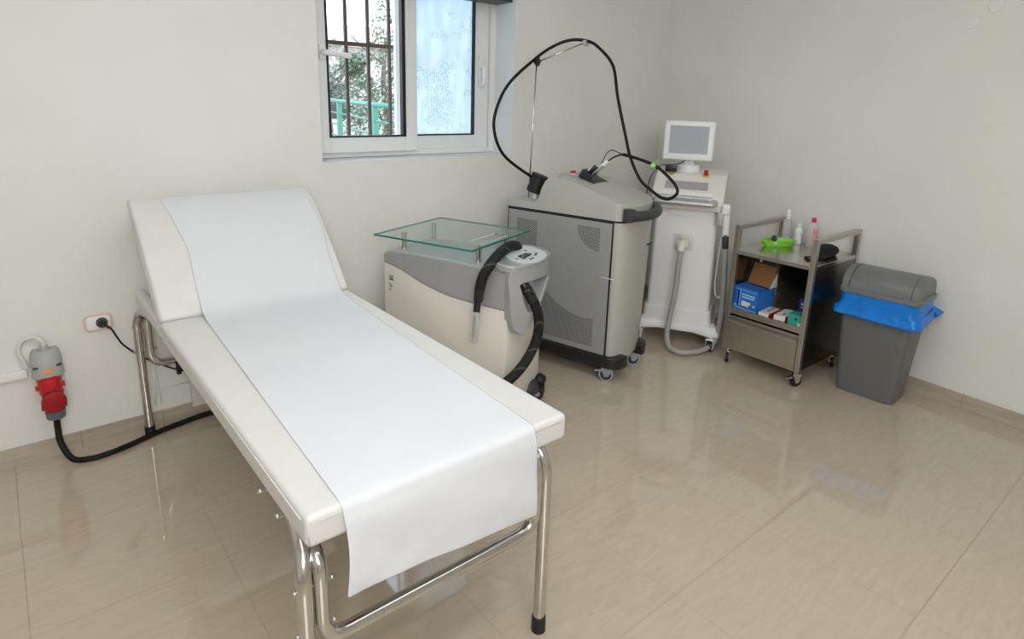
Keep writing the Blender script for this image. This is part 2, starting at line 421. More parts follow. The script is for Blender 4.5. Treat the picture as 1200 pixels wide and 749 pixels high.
    def build(s, name, mat=None, parent=None, bevel=0, bseg=3, subsurf=0, solid=0, flip=True, auto=True):
        bmesh.ops.recalc_face_normals(s.bm, faces=s.bm.faces)
        if not bevel:
            for e in s.bm.edges:
                if len(e.link_faces) == 2 and e.calc_face_angle(0) > .62: e.smooth = False
        me = bpy.data.meshes.new(name); s.bm.to_mesh(me); s.bm.free()
        if s.mats:
            for m in s.mats: me.materials.append(m)
        elif mat: me.materials.append(mat)
        o = bpy.data.objects.new(name, me); COL.objects.link(o)
        if parent: o.parent = parent
        if bevel:
            md = o.modifiers.new('bevel', 'BEVEL'); md.width = bevel; md.segments = bseg; md.limit_method = 'ANGLE'; md.angle_limit = .6; md.harden_normals = False
            for p in me.polygons: p.use_smooth = True
            w = o.modifiers.new('wn', 'WEIGHTED_NORMAL'); w.keep_sharp = True
        if solid:
            md = o.modifiers.new('solid', 'SOLIDIFY'); md.thickness = solid; md.offset = 0
        if subsurf:
            md = o.modifiers.new('sub', 'SUBSURF'); md.levels = subsurf; md.render_levels = subsurf
            for p in me.polygons: p.use_smooth = True
        return o

def thing(name, label, cat, loc=(0,0,0), rz=0, group=None):
    o = bpy.data.objects.new(name, None); COL.objects.link(o); o.empty_display_size = .05
    o.location = loc; o.rotation_euler = (0, 0, rz)
    return tag(o, label, cat, group)
def tag(o, label, cat, group=None, kind=None):
    o['label'] = label; o['category'] = cat
    if group: o['group'] = group
    if kind: o['kind'] = kind
    return o
def struct(o): o['kind'] = 'structure'; return o
def rrect(w, d, r, cx=0, cy=0, seg=6):
    """rounded rectangle outline (w along x, d along y)"""
    pts = []
    for sx, sy, a0 in ((1,1,0), (-1,1,PI/2), (-1,-1,PI), (1,-1,1.5*PI)):
        for k in range(seg + 1):
            a = a0 + PI/2*k/seg
            pts.append((cx + sx*(w/2-r) + r*math.cos(a), cy + sy*(d/2-r) + r*math.sin(a)))
    return pts

# ------------------------------------------------------------------ camera
CAM = (-4.13772, -3.16579, 1.6)
def setup_camera():
    p, y, r, f = .252001, .694809, .029963, 730.55
    fwd = Vector((math.sin(y)*math.cos(p), math.cos(y)*math.cos(p), -math.sin(p)))
    right = Vector((math.cos(y), -math.sin(y), 0)); up = right.cross(fwd)
    rr = right*math.cos(r) + up*math.sin(r); uu = -right*math.sin(r) + up*math.cos(r)
    cd = bpy.data.cameras.new('camera'); cam = bpy.data.objects.new('camera', cd); COL.objects.link(cam)
    m = Matrix((rr, uu, -fwd)).transposed().to_4x4(); m.translation = CAM
    cam.matrix_world = m
    cd.sensor_fit = 'HORIZONTAL'; cd.sensor_width = 36; cd.lens = 36*f/1200
    cd.shift_x = 0; cd.shift_y = -72.636/1200; cd.clip_start = .05; cd.clip_end = 200
    S.camera = cam
setup_camera()

# ------------------------------------------------------------------ the room
RWA = .0765                                  # the right wall is not quite square to the back wall
def rw(y, off=0): return y*RWA - off         # x of the right wall at depth y
WX0, WX1, WZ0, WZ1 = -2.812, -1.528, 1.236, 2.34   # window opening
b = MB(); T = .34
b.box((-6.4, 0, 0), (WX0, T, 2.8)); b.box((WX1, 0, 0), (.35, T, 2.8)); b.box((WX0, 0, 0), (WX1, T, WZ0)); b.box((WX0, 0, WZ1), (WX1, T, 2.8))
bmesh.ops.remove_doubles(b.bm, verts=b.bm.verts, dist=.0001)
struct(b.build('wall_back', M['wall']))
b = MB(); b.prism([(0, 0), (rw(-5.6), -5.6), (rw(-5.6)+.2, -5.6), (.2, 0)], 2, 0, 2.8); struct(b.build('wall_right', M['wall']))
b = MB(); b.box((-6.4, -5.6, 0), (-6.2, 0, 2.8)); struct(b.build('wall_left', M['wall']))
b = MB(); b.box((-6.4, -5.8, 0), (.2, -5.6, 2.8)); struct(b.build('wall_front', M['wall']))
b = MB(); b.box((-6.4, -5.8, -.1), (.3, .34, 0)); struct(b.build('floor', M['floor']))
b = MB(); b.box((-6.4, -5.8, 2.8), (.3, .34, 2.9)); struct(b.build('ceiling', M['ceil']))
b = MB(); b.box((-6.2, -.010, 0), (0, 0, .084)); struct(b.build('baseboard_back', M['skirt']))
b = MB(); L_ = 5.6/math.cos(math.atan(RWA)); b.box((-L_, -.010, 0), (-.01, 0, .084))
o = struct(b.build('baseboard_right', M['skirt'])); o.rotation_euler = (0, 0, PI/2 - math.atan(RWA)); o.location = (0, 0, 0)
# the board runs along local -x; turned so that it follows the right wall, thickness into the room
o.rotation_euler = (0, 0, math.atan2(1, RWA))
for v in o.data.vertices: v.co.y = -v.co.y
b = MB(); b.box((-5.6, -.010, 0), (-.01, 0, .084)); o = struct(b.build('baseboard_left', M['skirt'])); o.rotation_euler = (0, 0, PI/2); o.location = (-6.2, 0, 0)

# window reveal plaster lining (sill and cheeks)
b = MB(); b.box((WX0, -.001, WZ0-.002), (WX1, .20, WZ0+.002)); b.box((WX1-.002, -.001, WZ0), (WX1+.001, .20, WZ1)); b.box((WX0-.001, -.001, WZ0), (WX0+.002, .20, WZ1))
struct(b.build('trim_1', M['reveal']))
# window: outer frame + two sashes
def frame_ring(b, x0, x1, z0, z1, y0, y1, wl, wr, wb, wt):
    b.box((x0, y0, z0), (x0+wl, y1, z1)); b.box((x1-wr, y0, z0), (x1, y1, z1))
    b.box((x0+wl, y0, z0), (x1-wr, y1, z0+wb)); b.box((x0+wl, y0, z1-wt), (x1-wr, y1, z1))
win = bpy.data.objects.new('window_1', None); COL.objects.link(win); struct(win); win.location = (0, 0, 0)
b = MB(); frame_ring(b, WX0, WX1, WZ0+.004, WZ1, .195, .275, .045, .04, .032, .05); b.build('window_frame', M['pvc'], win, bevel=.003)
b = MB(); frame_ring(b, -2.765, -2.135, 1.268, 2.29, .165, .205, .073, .083, .088, .07); b.build('sash', M['pvc'], win, bevel=.004)
b = MB(); frame_ring(b, -2.20, -1.571, 1.268, 2.29, .212, .25, .073, .115, .088, .07); b.build('sash', M['pvc'], win, bevel=.004)
b = MB(); frame_ring(b, -2.694, -2.216, 1.354, 2.222, .158, .19, .010, .022, .009, .007); b.build('gasket', M['gasket'], win)
b = MB(); frame_ring(b, -2.129, -1.684, 1.354, 2.222, .204, .235, .003, .011, .007, .007); b.build('gasket', M['gasket'], win)
b = MB(); b.box((-2.69, .180, 1.36), (-2.22, .184, 2.215)); b.build('pane', M['glass'], win)
b = MB(); b.box((-2.127, .227, 1.356), (-1.686, .231, 2.22)); b.build('frosted_pane', M['frost'], win)['label'] = 'pane covered with a worn bluish white film'
# slim white upright between the left pane and the other sash (outer screen edge)
b = MB(); b.box((-2.216, .27, 1.34), (-2.190, .30, 2.25)); b.build('screen_edge', M['pvc'], win, bevel=.002)
b = MB(); b.box((-2.735, .15, 1.765), (-2.70, .167, 1.84), bev=.004); b.tube(fillet([(-2.718, .155, 1.80), (-2.718, .118, 1.80), (-2.58, .112, 1.787)], .02), [.017, .014], seg=12); b.build('handle', M['pvc'], win)
b = MB(); b.box((-2.745, .16, 1.66), (-2.725, .167, 1.69), bev=.002); b.build('latch', M['pvc'], win)
b = MB(); b.box((-1.655, .200, 1.66), (-1.625, .213, 1.85), bev=.004); b.tube(fillet([(-1.64, .205, 1.78), (-1.64, .165, 1.775), (-1.64, .165, 1.67), (-1.64, .205, 1.665)], .02), .013, seg=10); b.build('handle', M['pvc'], win)
b = MB(); b.box((WX0+.003, .03, 2.165), (WX1-.003, .19, 2.335)); b.build('shutter_box', M['dgrey'], win)

# security bars outside
g = thing('window_grille', 'brown iron bar grille fixed outside the window', 'grille', (-2.17, .40, 1.2))
for k in range(9):
    b = MB(); x = -2.61 + .14*k + 2.17; b.box((x-.0085, -.0085, -.0), (x+.0085, .0085, 1.2)); b.build('upright_bar', M['iron'], g)
b = MB(); b.box((-.66, -.012, .662), (.66, .012, .684)); b.build('cross_bar', M['iron'], g)
b = MB(); b.box((-.66, -.012, .0), (.66, .012, .02)); b.build('cross_bar', M['iron'], g)

# ------------------------------------------------------------------ outside
b = MB(); b.box((-30, .6, -1.2), (60, 80, -1.0)); struct(b.build('ground', M['ground']))
def railing():
    t = thing('balcony_railing', 'turquoise green metal railing seen through the clear pane', 'railing', (1.5, 8.5, -1.0))
    o = Vector((1.5, 8.5, 0)); A = Vector((2.43, 12.0, 2.40)); B_ = Vector((.73, 5.56, 2.40)); D = B_ - A
    for k, dz in enumerate((0, -.27, -.53, -.79, -1.05)):
        b = MB(); b.tube([A - D*.22 - o + Vector((0, 0, dz)), B_ + D*.35 - o + Vector((0, 0, dz))], .045 if k == 0 else .018, seg=10); b.build('rail', M['railgreen'], t)
    for f in RAILPOSTS:
        p = A + D*f - o; b = MB(); b.box((p.x-.045, p.y-.045, 0), (p.x+.045, p.y+.045, 2.38)); b.build('post', M['railgreen'], t)
RAILPOSTS = (-.20, .24, .78, 1.3)
railing()
def tree(name, label, base, H, crown, n, mat, leaf=.09, seed=1):
    rnd = random.Random(seed)
    t = thing(name, label, 'tree', base, group=None)
    b = MB(); b.tube(catmull([(0,0,0), (.08,.05,H*.35), (-.05,0,H*.6), (.1,.1,H*.85)], 5), [.13, .04], seg=8)
    for k in range(9):
        a = rnd.random()*6.28; z = H*(.35+.05*k)
        q = (math.cos(a)*.9, math.sin(a)*.9, z+.7)
        b.tube(catmull([(0, 0, z), (q[0]*.5, q[1]*.5, z+.3), q], 4), [.045, .012], seg=6)
    b.build('trunk', M['trunk'], t)
    b = MB()
    for i in range(n):
        c = crown[rnd.randrange(len(crown))]
        while True:
            v = Vector((rnd.uniform(-1,1), rnd.uniform(-1,1), rnd.uniform(-1,1)))
            if v.length < 1: break
        v = v.normalized()*(v.length**.6)
        p = Vector((c[0]+v.x*c[3], c[1]+v.y*c[3], c[2]+v.z*c[4]))
        u = Vector((rnd.gauss(0,1), rnd.gauss(0,1), rnd.gauss(0,1))).normalized(); w = u.cross(Vector((rnd.gauss(0,1), rnd.gauss(0,1), rnd.gauss(0,1)))).normalized()
        s_ = leaf*rnd.uniform(.6, 1.2)
        b.quad(p-u*s_, p+w*s_*.35, p+u*s_, p-w*s_*.35)
    b.build('foliage', mat, t)
    return t
tree('olive_tree', 'sparse grey-green tree seen at the left of the window', (3.7, 15, -1), 4.2, [(0,0,3.4,.75,.8), (-.8,.1,3.2,.7,.8), (.5,-.2,2.9,.55,.6), (.9,0,3.5,.45,.35), (-.2,0,2.5,.5,.35)], 1500, M['leafA'], .085, 3)
tree('leafy_tree', 'dense green tree seen behind the right end of the railing', (4.55, 13, -1), 4.8, [(0,0,2.0,1.1,1.1), (.2,0,3.2,.95,1.1), (.5,.2,4.5,.7,1.2), (-.75,0,2.5,.5,.75), (-.4,.1,1.5,.9,.7), (-.95,0,3.3,.35,.3)], 4200, M['leafB'], .08, 5)
t = thing('pink_house', 'pale pink house with a clay tile roof beyond the trees', 'house', (8, 20, -1))
b = MB(); b.box((-6, 0, 0), (7, 6, 4.4)); b.build('wall', M['pink'], t)
b = MB(); b.prism([(-.5, 4.32), (3, 5.35), (6.5, 4.32), (6.5, 4.24), (-.5, 4.24)], 0, -6.4, 7.4); b.build('roof', M['roof'], t)
for wx in (-4.9, -2.2, 1.0, 4): 
    b = MB(); b.box((wx, -.03, 1.6), (wx+.9, .02, 2.9)); b.build('window_opening', M['dgrey'], t)
t = thing('street_lamp', 'thin street lamp standing up behind the pink roof', 'lamp', (7.93, 18, -1))
b = MB(); b.tube([(0, 0, 0), (0, 0, 5.3)], .035, seg=8); b.build('pole', M['caster'], t)
b = MB(); b.box((-.32, -.08, 5.27), (.30, .08, 5.35), bev=.02); b.build('lamp_head', M['dgrey'], t)

# ------------------------------------------------------------------ examination bed
BX0, BX1 = -3.735, -2.965; BXC = (BX0+BX1)/2; BYF, BYH, BYE = -2.03, -.585, -.05
bed = thing('examination_bed', 'white padded examination bed with raised backrest on chromed tube legs', 'bed', (BXC, -1.04, 0))
def bl(x, y, z): return (x-BXC, y+1.04, z)
def bed_box(name, lo, hi, mat, bev=.02, sub=True):
    b = MB(); b.box(bl(*lo), bl(*hi)); return b.build(name, mat, bed, bevel=bev, bseg=4)
bed_box('seat_cushion', (BX0, BYF, .645), (BX1, BYH, .725), M['vinyl'], .016)
# padded side rails that carry on behind the hinge
for x0, x1 in ((BX0, BX0+.045), (BX1-.045, BX1)):
    bed_box('side_rail', (x0, BYH-.01, .648), (x1, BYE, .716), M['vinyl'], .016)
# backrest, tilted about 44 degrees
b = MB(); H0, H1 = Vector((-.605, .735)), Vector((-.180, 1.170)); d = (H1-H0).normalized(); n_ = Vector((d.y, -d.x))
LB = (H1-H0).length
def face(t): return H0 + d*LB*t + n_*(-.010*math.sin(PI*min(1, t*1.05)) + .040*max(0, (t-.72)/.28)**2.2)
prof = [face(k/12) for k in range(13)] + [H1+n_*.078, H0+n_*.078]
b.prism([(p.x+1.04, p.y) for p in prof], 0, BX0-BXC, BX1-BXC)
b.build('backrest', M['vinyl'], bed, bevel=.016, bseg=4)
# seams along the sides of the upholstery
b = MB()
for sx in (BX0-.0005, BX1+.0005):
    b.tube([bl(sx, BYF+.03, .708), bl(sx, BYH-.02, .708)], .0016, seg=6)
    q0, q1 = H0+n_*.016+d*.02, H1+n_*.016-d*.02
    b.tube([bl(sx, q0.x, q0.y), bl(sx, q1.x, q1.y)], .0016, seg=6)
b.tube([bl(BX0+.03, BYF-.0005, .708), bl(BX1-.03, BYF-.0005, .708)], .0016, seg=6)
b.tube([bl(BX0+.005, BYF+.002, .655), bl(BX0+.005, BYF+.002, .715)], .0016, seg=6)
b.build('seam', M['vinyl'], bed)
# chromed frame: two long side loops that are rail and legs in one bent tube
TR = .0185
LXL, LXR = -3.744, -3.030
for lx in (LXL, LXR):
    b = MB(); ix = lx + (.040 if lx == LXL else -.02); b.tube(fillet([bl(lx, -2.018, .03), bl(lx, -2.018, .57), bl(lx+(ix-lx)*.4, -1.985, .630), bl(ix, -1.86, .634), bl(ix, -.22, .634), bl(lx+(ix-lx)*.4, -.10, .630), bl(lx, -.066, .57), bl(lx, -.066, .03)], .07, 8), TR, seg=16); b.build('side_frame_tube', M['chrome'], bed)
    for ly in (-2.018, -.066):
        b = MB(); b.cyl(bl(lx, ly, 0), bl(lx, ly, .052), .0225, .0215, 18); b.build('rubber_foot', M['black'], bed)
for ly, zc, s_ in ((-2.018, .385, 1), (-.085, .36, -1)):
    b = MB(); xl, xr = LXL+.0375, LXR-.0375
    b.tube(fillet([bl(xl, ly+.10*s_, .62), bl(xl, ly, .61), bl(xl, ly, zc), bl(xr, ly, zc), bl(xr, ly, .61), bl(xr, ly+.10*s_, .62)], .065, 8), TR*.95, seg=16)
    b.build('end_frame_tube', M['chrome'], bed)
# clamp bolts
for lx, sg in ((LXL, 1), (LXR, -1)):
    for ly in (-2.018, -.066):
        for z in (.545, .43):
            b = MB(); b.cyl(bl(lx-.023*sg, ly, z), bl(lx+.064*sg, ly, z), .0035, seg=8); b.ball(bl(lx-.0205*sg, ly, z), .0055, seg=8); b.ball(bl(lx+.0645*sg, ly, z), .0062, seg=8); b.build('bolt', M['chrome'], bed)
for y in (-1.86, -1.74):
    b = MB(); b.cyl(bl(LXL+.006, y, .634), bl(LXL+.03, y, .634), .006, seg=10); b.ball(bl(LXL+.004, y, .634), .007, seg=8); b.build('bolt', M['chrome'], bed)
# under frame
for y in (-1.9, -1.25, -.62):
    b = MB(); b.box(bl(LXL+.03, y-.015, .618), bl(LXR-.01, y+.015, .645)); b.build('cross_bar', M['steel'], bed)
b = MB(); b.tube([bl(BX0+.03, -.09, .69), bl(BX1-.03, -.09, .69)], .012, seg=10); b.tube([bl(-3.35, -.09, .69), bl(-3.35, -.25, .96)], .010, seg=8); b.build('backrest_support', M['white2'], bed)
b = MB(); b.box(bl(-3.60, -1.99, .60), bl(-3.53, -1.90, .645)); b.build('adjuster', M['redd'], bed, bevel=.006)['label'] = 'red adjuster under the foot end'

# paper sheet over the bed
b = MB()
path = []
up_ = -n_
path += [H1+n_*.0805+d*-.10, H1+n_*.080+d*-.01, H1+n_*.068+d*.002, H1+n_*.052+d*.002, face(.985)+up_*.0025]
for k in range(1, 9): path.append(face(1-k/9.5)+up_*.0025)
path += [Vector((-.590, .762)), Vector((-.62, .740)), Vector((-.68, .7285)), Vector((-.75, .7268))]
for k in range(1, 15): path.append(Vector((-.75 - k*(2.02-.755)/14.6, .7268)))
path += [Vector((-2.012, .7262)), Vector((-2.027, .7215)), Vector((-2.034, .711)), Vector((-2.0355, .70))]
nh = 12
for k in range(1, nh+1): path.append(Vector((-2.0375, .70 - k/nh)))       # scaled per column below
NP = len(path); NC = 36; grid = []
rnd = random.Random(2)
def wr(u, v): return .5*math.sin(5.1*u+3.3*v+1)+.3*math.sin(11*u-7*v)+.2*math.sin(17*u+13*v+2)
for i, p in enumerate(path):
    row = []
    for k in range(NC+1):
        u = k/NC
        hang = i - (NP-1-nh)
        y, z = p
        f = min(1, max(0, (-.3 - y)/1.7))
        x0 = -3.572 - .083*f; x1 = -2.985 - .105*f**.8
        if i < 10: x0, x1 = -3.640+.068*(i/9)**1.5, -3.012+.027*i/9
        x = x0 + (x1-x0)*u
        if hang > 0:
            tt = hang/nh
            L = .192 + .058*u
            z = .70 - L*tt
            y = -2.0375 - .002 - .008*tt*(1+.5*wr(u*1.3, tt)) - .0065*math.sin(tt*3)*(.5+.5*math.sin(7*u-5*tt)) - .016*tt*(1-u)**6
            x += .012*tt*(u-.5) + (.006*math.sin(tt*4))*(1-u)**4
        elif 12 < i:
            z += .0008*(1+wr(u*2, y*1.5))
        row.append(b.bm.verts.new(bl(x, y, z)))
    grid.append(row)
bm_ = b.bm
for A, B_ in zip(grid, grid[1:]):
    for k in range(NC):
        f = bm_.faces.new((A[k], A[k+1], B_[k+1], B_[k])); f.smooth = True
for v in bm_.verts: v.co += Vector((BXC, -1.04, 0))
o = b.build('paper_sheet', M['paper'], None, solid=.0012, subsurf=1)
tag(o, 'long white paper sheet laid down the middle of the bed and hanging over its foot', 'sheet')

# ------------------------------------------------------------------ wall fittings on the left
t = thing('power_socket', 'white wall socket in a peach frame with a black plug in it', 'socket', (-3.88, 0, .578))
b = MB(); b.prism(rrect(.112, .076, .022), 1, -.008, 0, bev=.002); b.build('frame', M['peach'], t)
b = MB(); b.prism(rrect(.088, .060, .012), 1, -.013, -.004, bev=.002); b.build('socket_plate', M['white'], t)
b = MB(); b.cyl((.012, -.008, 0), (.012, -.0145, 0), .023, seg=24); b.build('socket_ring', M['dgrey'], t)
t = thing('bed_power_plug', 'black power plug and thin black cable running from the peach wall socket', 'plug', (-3.868, -.0145, .578))
b = MB(); b.cyl((0, 0, 0), (0, -.022, 0), .0205, .019, 24); b.cyl((0, -.022, 0), (0, -.032, 0), .019, .012, 24); b.tube([(0, -.018, -.004), (.014, -.022, -.012), (.024, -.024, -.024)], .0065, seg=8); b.build('plug_body', M['blackp'], t)
def wp(q): return (q[0]+3.868, q[1]+.0145, q[2]-.578)
PLUGPTS = [(-3.862, -.034, .573), (-3.840, -.040, .551), (-3.815, -.040, .490), (-3.795, -.042, .456), (-3.742, -.055, .400), (-3.665, -.078, .346), (-3.597, -.100, .308), (-3.50, -.115, .27), (-3.40, -.10, .16), (-3.25, -.08, .05)]
b = MB(); b.tube(catmull([wp(q) for q in PLUGPTS], 6), .0042, seg=8); b.build('cable', M['cable'], t)
b = MB(); b.box((.255, -.10, -.285), (.275, -.078, -.225), bev=.003); b.tube([(.265, -.09, -.25), (.30, -.09, -.285)], .0045, seg=6); b.build('cable_clip', M['black'], t)

t = thing('white_wire_bracket', 'thin white wire bracket on the wall behind the bed leg', 'bracket', (-3.675, -.012, .2))
b = MB(); b.tube([(-.03, -.02, -.07), (-.02, -.02, .115)], .003, seg=6); b.tube([(-.02, -.02, .115), (.12, .005, .115)], .003, seg=6); b.tube([(-.03, -.02, .0), (.13, .005, .0)], .003, seg=6); b.tube([(.125, .005, .0), (.13, .005, -.06)], .003, seg=6); b.tube([(-.02,-.02,.115),(-.005,-.03,-.06)], .002, seg=6); b.build('wire', M['white'], t)
b = MB(); b.box((-3.545, -.03, .07), (-3.40, 0, .30), bev=.004); tag(b.build('wall_box', M['cablew']), 'pale grey flat box on the wall hidden behind the bed', 'box')

b = MB(); b.box((-5.2, -.024, .392), (-4.155, 0, .430), bev=.003); tag(b.build('cable_trunking', M['white']), 'white cable trunking strip on the wall at the left edge', 'trunking')
t = thing('industrial_socket', 'grey wall-mounted industrial socket with small orange mark and looped white cable', 'socket', (-4.085, 0, .42))
b = MB()
rings = []
def hring(w, dep, z):  # D-shaped section standing off the wall
    pts = [(-w/2, 0, z), (-w/2, -dep*.45, z)]
    for k in range(1, 10):
        a = PI - PI*k/10; pts.append((w/2*math.cos(a), -dep*.45 - dep*.55*math.sin(a), z))
    pts += [(w/2, -dep*.45, z), (w/2, 0, z)]
    return pts
b.loft([hring(.078, .05, .088), hring(.098, .068, .076), hring(.108, .080, .055), hring(.112, .088, -.018), hring(.110, .087, -.024)])
b.cyl((0, -.03, .08), (0, -.03, .108), .017, .013, 16)
b.build('housing', M['housing'], t)
for sx, a in ((-1, 0), (1, 0)):
    b = MB(); b.box((sx*.040-.009, -.079, .022), (sx*.040+.009, -.056, .029), bev=.002); b.build('screw_slot', M['dgrey'], t)
b = MB(); b.prism(rrect(.028, .016, .006, .002, .010), 1, -.0905, -.086); b.build('mark', M['orange'], t)
b = MB(); b.tube(catmull([(0, -.03, .10), (-.003, -.028, .125), (-.03, -.02, .148), (-.07, -.016, .135), (-.085, -.014, .09), (-.073, -.014, .04), (-.068, -.012, .012)], 6), .0085, seg=10); b.build('white_cable', M['cablew'], t)
b = MB(); b.cyl((0, -.045, -.02), (0, -.047, -.10), .045, .042, 24); b.box((-.052, -.065, -.078), (.052, -.02, -.072), bev=.002); b.box((-.021, -.096, -.085), (.021, -.075, -.030), bev=.004); b.build('red_sleeve', M['red'], t)
t = thing('industrial_plug', 'red industrial plug with grey collar and thick black cable dropping to the floor', 'plug', (-4.082, -.047, .322))
b = MB(); b.cyl((0, 0, -.001), (0, 0, -.090), .041, .034, 24); b.box((-.046, -.02, -.074), (.044, .02, -.068), bev=.002); b.build('red_body', M['redd'], t)
b = MB(); b.prism([(.045*math.cos(2*PI*k/28), -.030+.046*math.sin(2*PI*k/28)) for k in range(28)], 1, -.060, -.044, bev=.003); b.box((-.015, -.052, 0), (.015, -.040, .035), bev=.003); b.build('flap_lid', M['redd'], t)
b = MB(); b.cyl((0, 0, -.086), (0, 0, -.122), .037, .034, 24); b.build('collar', M['collar'], t)
b = MB(); b.tube(catmull([(0, 0, -.12), (-.002, -.004, -.175), (.0, -.03, -.235), (.03, -.075, -.300), (.09, -.10, -.3095), (.16, -.10, -.3095), (.25, -.075, -.3095), (.37, -.028, -.3095), (.48, .0, -.3095), (.62, .02, -.3095), (.9, -.02, -.3095), (1.3, -.1, -.3095), (1.7, -.15, -.3095)], 8), .0125, seg=12); b.build('cable', M['cable'], t)

# ------------------------------------------------------------------ casters
def caster(parent, x, y, r, w, rz, mfork, mwheel, mtyre, brake=None, plate=0, H=None, trail=.0):
    """fork as the part, wheel as its sub-part; local z=0 is the floor"""
    H = H or r*2.35
    R = Matrix.Rotation(rz, 4, 'Z')
    def tf(b): bmesh.ops.transform(b.bm, matrix=Matrix.Translation((x, y, 0)) @ R, verts=b.bm.verts)
    b = MB()
    for s_ in (-1, 1):
        b.prism([(-r*.95, H), (r*.7, H), (r*.55, H-.012), (trail+.010, r*.75), (trail-.002, r*.70), (trail-.014, r*.78), (-r*.95, H-.012)], 1, s_*(w/2+.004)-.0015, s_*(w/2+.004)+.0015)
    b.box((-r*.95, -w/2-.005, H-.006), (r*.7, w/2+.005, H), bev=.002)
    b.cyl((0, 0, H), (0, 0, H+.015), .010, seg=12)
    b.cyl((trail, -w/2-.007, r), (trail, w/2+.007, r), .006, seg=10)
    tf(b); f = b.build('caster', mfork, parent)
    b = MB(); b.mat(mtyre)
    prof = [(r*.80, -w/2), (r*.96, -w/2), (r, -w*.3), (r, w*.3), (r*.96, w/2), (r*.80, w/2)]
    seg = 28
    rings = [[b.bm.verts.new((trail+q*math.cos(2*PI*k/seg), h, r+q*math.sin(2*PI*k/seg))) for k in range(seg)] for q, h in prof]
    for A, B_ in zip(rings, rings[1:]):
        for k in range(seg): b._f([A[k], A[(k+1)%seg], B_[(k+1)%seg], B_[k]], True)
    b.mat(mwheel); b.cyl((trail, -w/2+.002, r), (trail, w/2-.002, r), r*.81, seg=28)
    tf(b); b.build('wheel', None, f)
    if brake:
        b = MB(); b.prism([(r*.3, H-.012), (r*1.55, H-.020), (r*1.7, H-.026), (r*1.5, H-.030), (r*.3, H-.024)], 1, -w*.42, w*.42, bev=.002); tf(b); b.build('brake_lever', brake, f)
    return f
# ------------------------------------------------------------------ skin cooling unit with glass shelf
zc = thing('skin_cooler', 'cream and silver-grey skin cooling machine with a glass shelf and black hoses', 'machine', (-2.31, -.49, 0), math.radians(21))
X0, X1, Y0, Y1 = -.198, .178, -.447, .322
curve = [(.319, .728), (.26, .716), (.2, .700), (.1, .662), (.005, .634), (-.07, .618), (-.14, .608), (-.30, .600), (Y0+.004, .597)]
b = MB(); b.prism([(Y0+.004, .07), (Y1-.003, .07)] + curve, 0, X0+.004, X1-.004, bev=.004); b.build('cabinet_body', M['cream'], zc)
b = MB(); b.prism([(c[0] if 0 < i < 8 else (Y1 if i == 0 else Y0), c[1]-.001) for i, c in enumerate(curve)] + [(Y0, .775), (Y0+.02, .792), (Y0+.08, .800), (-.1, .806), (.15, .806), (.28, .800), (.31, .79), (Y1, .77)], 0, X0, X1)
b.build('top_hood', M['zsilver'], zc, bevel=.014, bseg=4)
for px, py in ((-.139, .225), (.15, .245), (-.134, -.238), (.15, -.22)):
    b = MB(); b.cyl((px, py, .80), (px, py, .889), .0135, seg=20); b.cyl((px, py, .886), (px, py, .891), .016, seg=20); b.cyl((px, py, .80), (px, py, .806), .016, seg=20); b.build('shelf_post', M['chrome'], zc)
b = MB(); t_ = bmesh.new()
gx0, gx1, gy0, gy1 = -.289, .288, -.300, .300
hx0, hx1, hy0, hy1 = -.145, .105, -.265, -.185     # hand slot cut into the glass
def slab(b, x0, x1, y0, y1): b.box((x0, y0, .8915), (x1, y1, .9005))
b.mat(M['gtop'])
xs = [gx0, hx0, hx1, gx1]; ys = [gy0, hy0, hy1, gy1]
V = {}
for zi, z in enumerate((.8915, .9005)):
    for i, x in enumerate(xs):
        for j, y in enumerate(ys): V[i, j, zi] = b.bm.verts.new((x, y, z))
for i in range(3):
    for j in range(3):
        if (i, j) == (1, 1): continue
        b._f([V[i,j,1], V[i+1,j,1], V[i+1,j+1,1], V[i,j+1,1]]); b._f([V[i,j+1,0], V[i+1,j+1,0], V[i+1,j,0], V[i,j,0]])
b.mat(M['edge'])
for i in range(3):
    for j in (0, 3): b._f([V[i,j,0], V[i+1,j,0], V[i+1,j,1], V[i,j,1]]); b._f([V[j,i,0], V[j,i+1,0], V[j,i+1,1], V[j,i,1]])
b.mat(M['gtop'])
for a, c in (((1,1),(2,1)), ((2,1),(2,2)), ((2,2),(1,2)), ((1,2),(1,1))): b._f([V[a[0],a[1],0], V[c[0],c[1],0], V[c[0],c[1],1], V[a[0],a[1],1]])
b.build('glass_shelf', None, zc)['label'] = 'greenish glass shelf'
b = MB(); R_ = .0035
b.tube([(hx0, hy0, .897), (hx1, hy0, .897), (hx1, hy1, .897), (hx0, hy1, .897)], .0035, seg=6, closed=True); b.build('slot_rim', M['lpanel'], zc)
# small printed marks on the side
b = MB()
for k, (dy, dz, w) in enumerate(((0, 0, .03), (0, -.012, .026), (.002, -.02, .03), (0, -.045, .012), (.004, -.056, .018), (0, -.075, .012))):
    b.box((X0+.0028, .285-dy-w, .655+dz), (X0+.0042, .285-dy, .661+dz))
b.build('printed_marks', M['railgreen'], zc)
# nose: a loop-shaped holder on the front end
outer = [(-.200, .815), (-.207, .66), (-.190, .535), (-.155, .483), (-.105, .488), (.01, .575), (.115, .70), (.205, .815), (.0, .822)]
inner = [(-.150, .735), (-.148, .70), (-.130, .635), (-.100, .585), (-.075, .572), (.005, .605), (.080, .690), (.105, .722), (-.03, .732)]
def dens(l, n=3):
    q = catmull([(p[0], 0, p[1]) for p in l], n, closed=True); return q
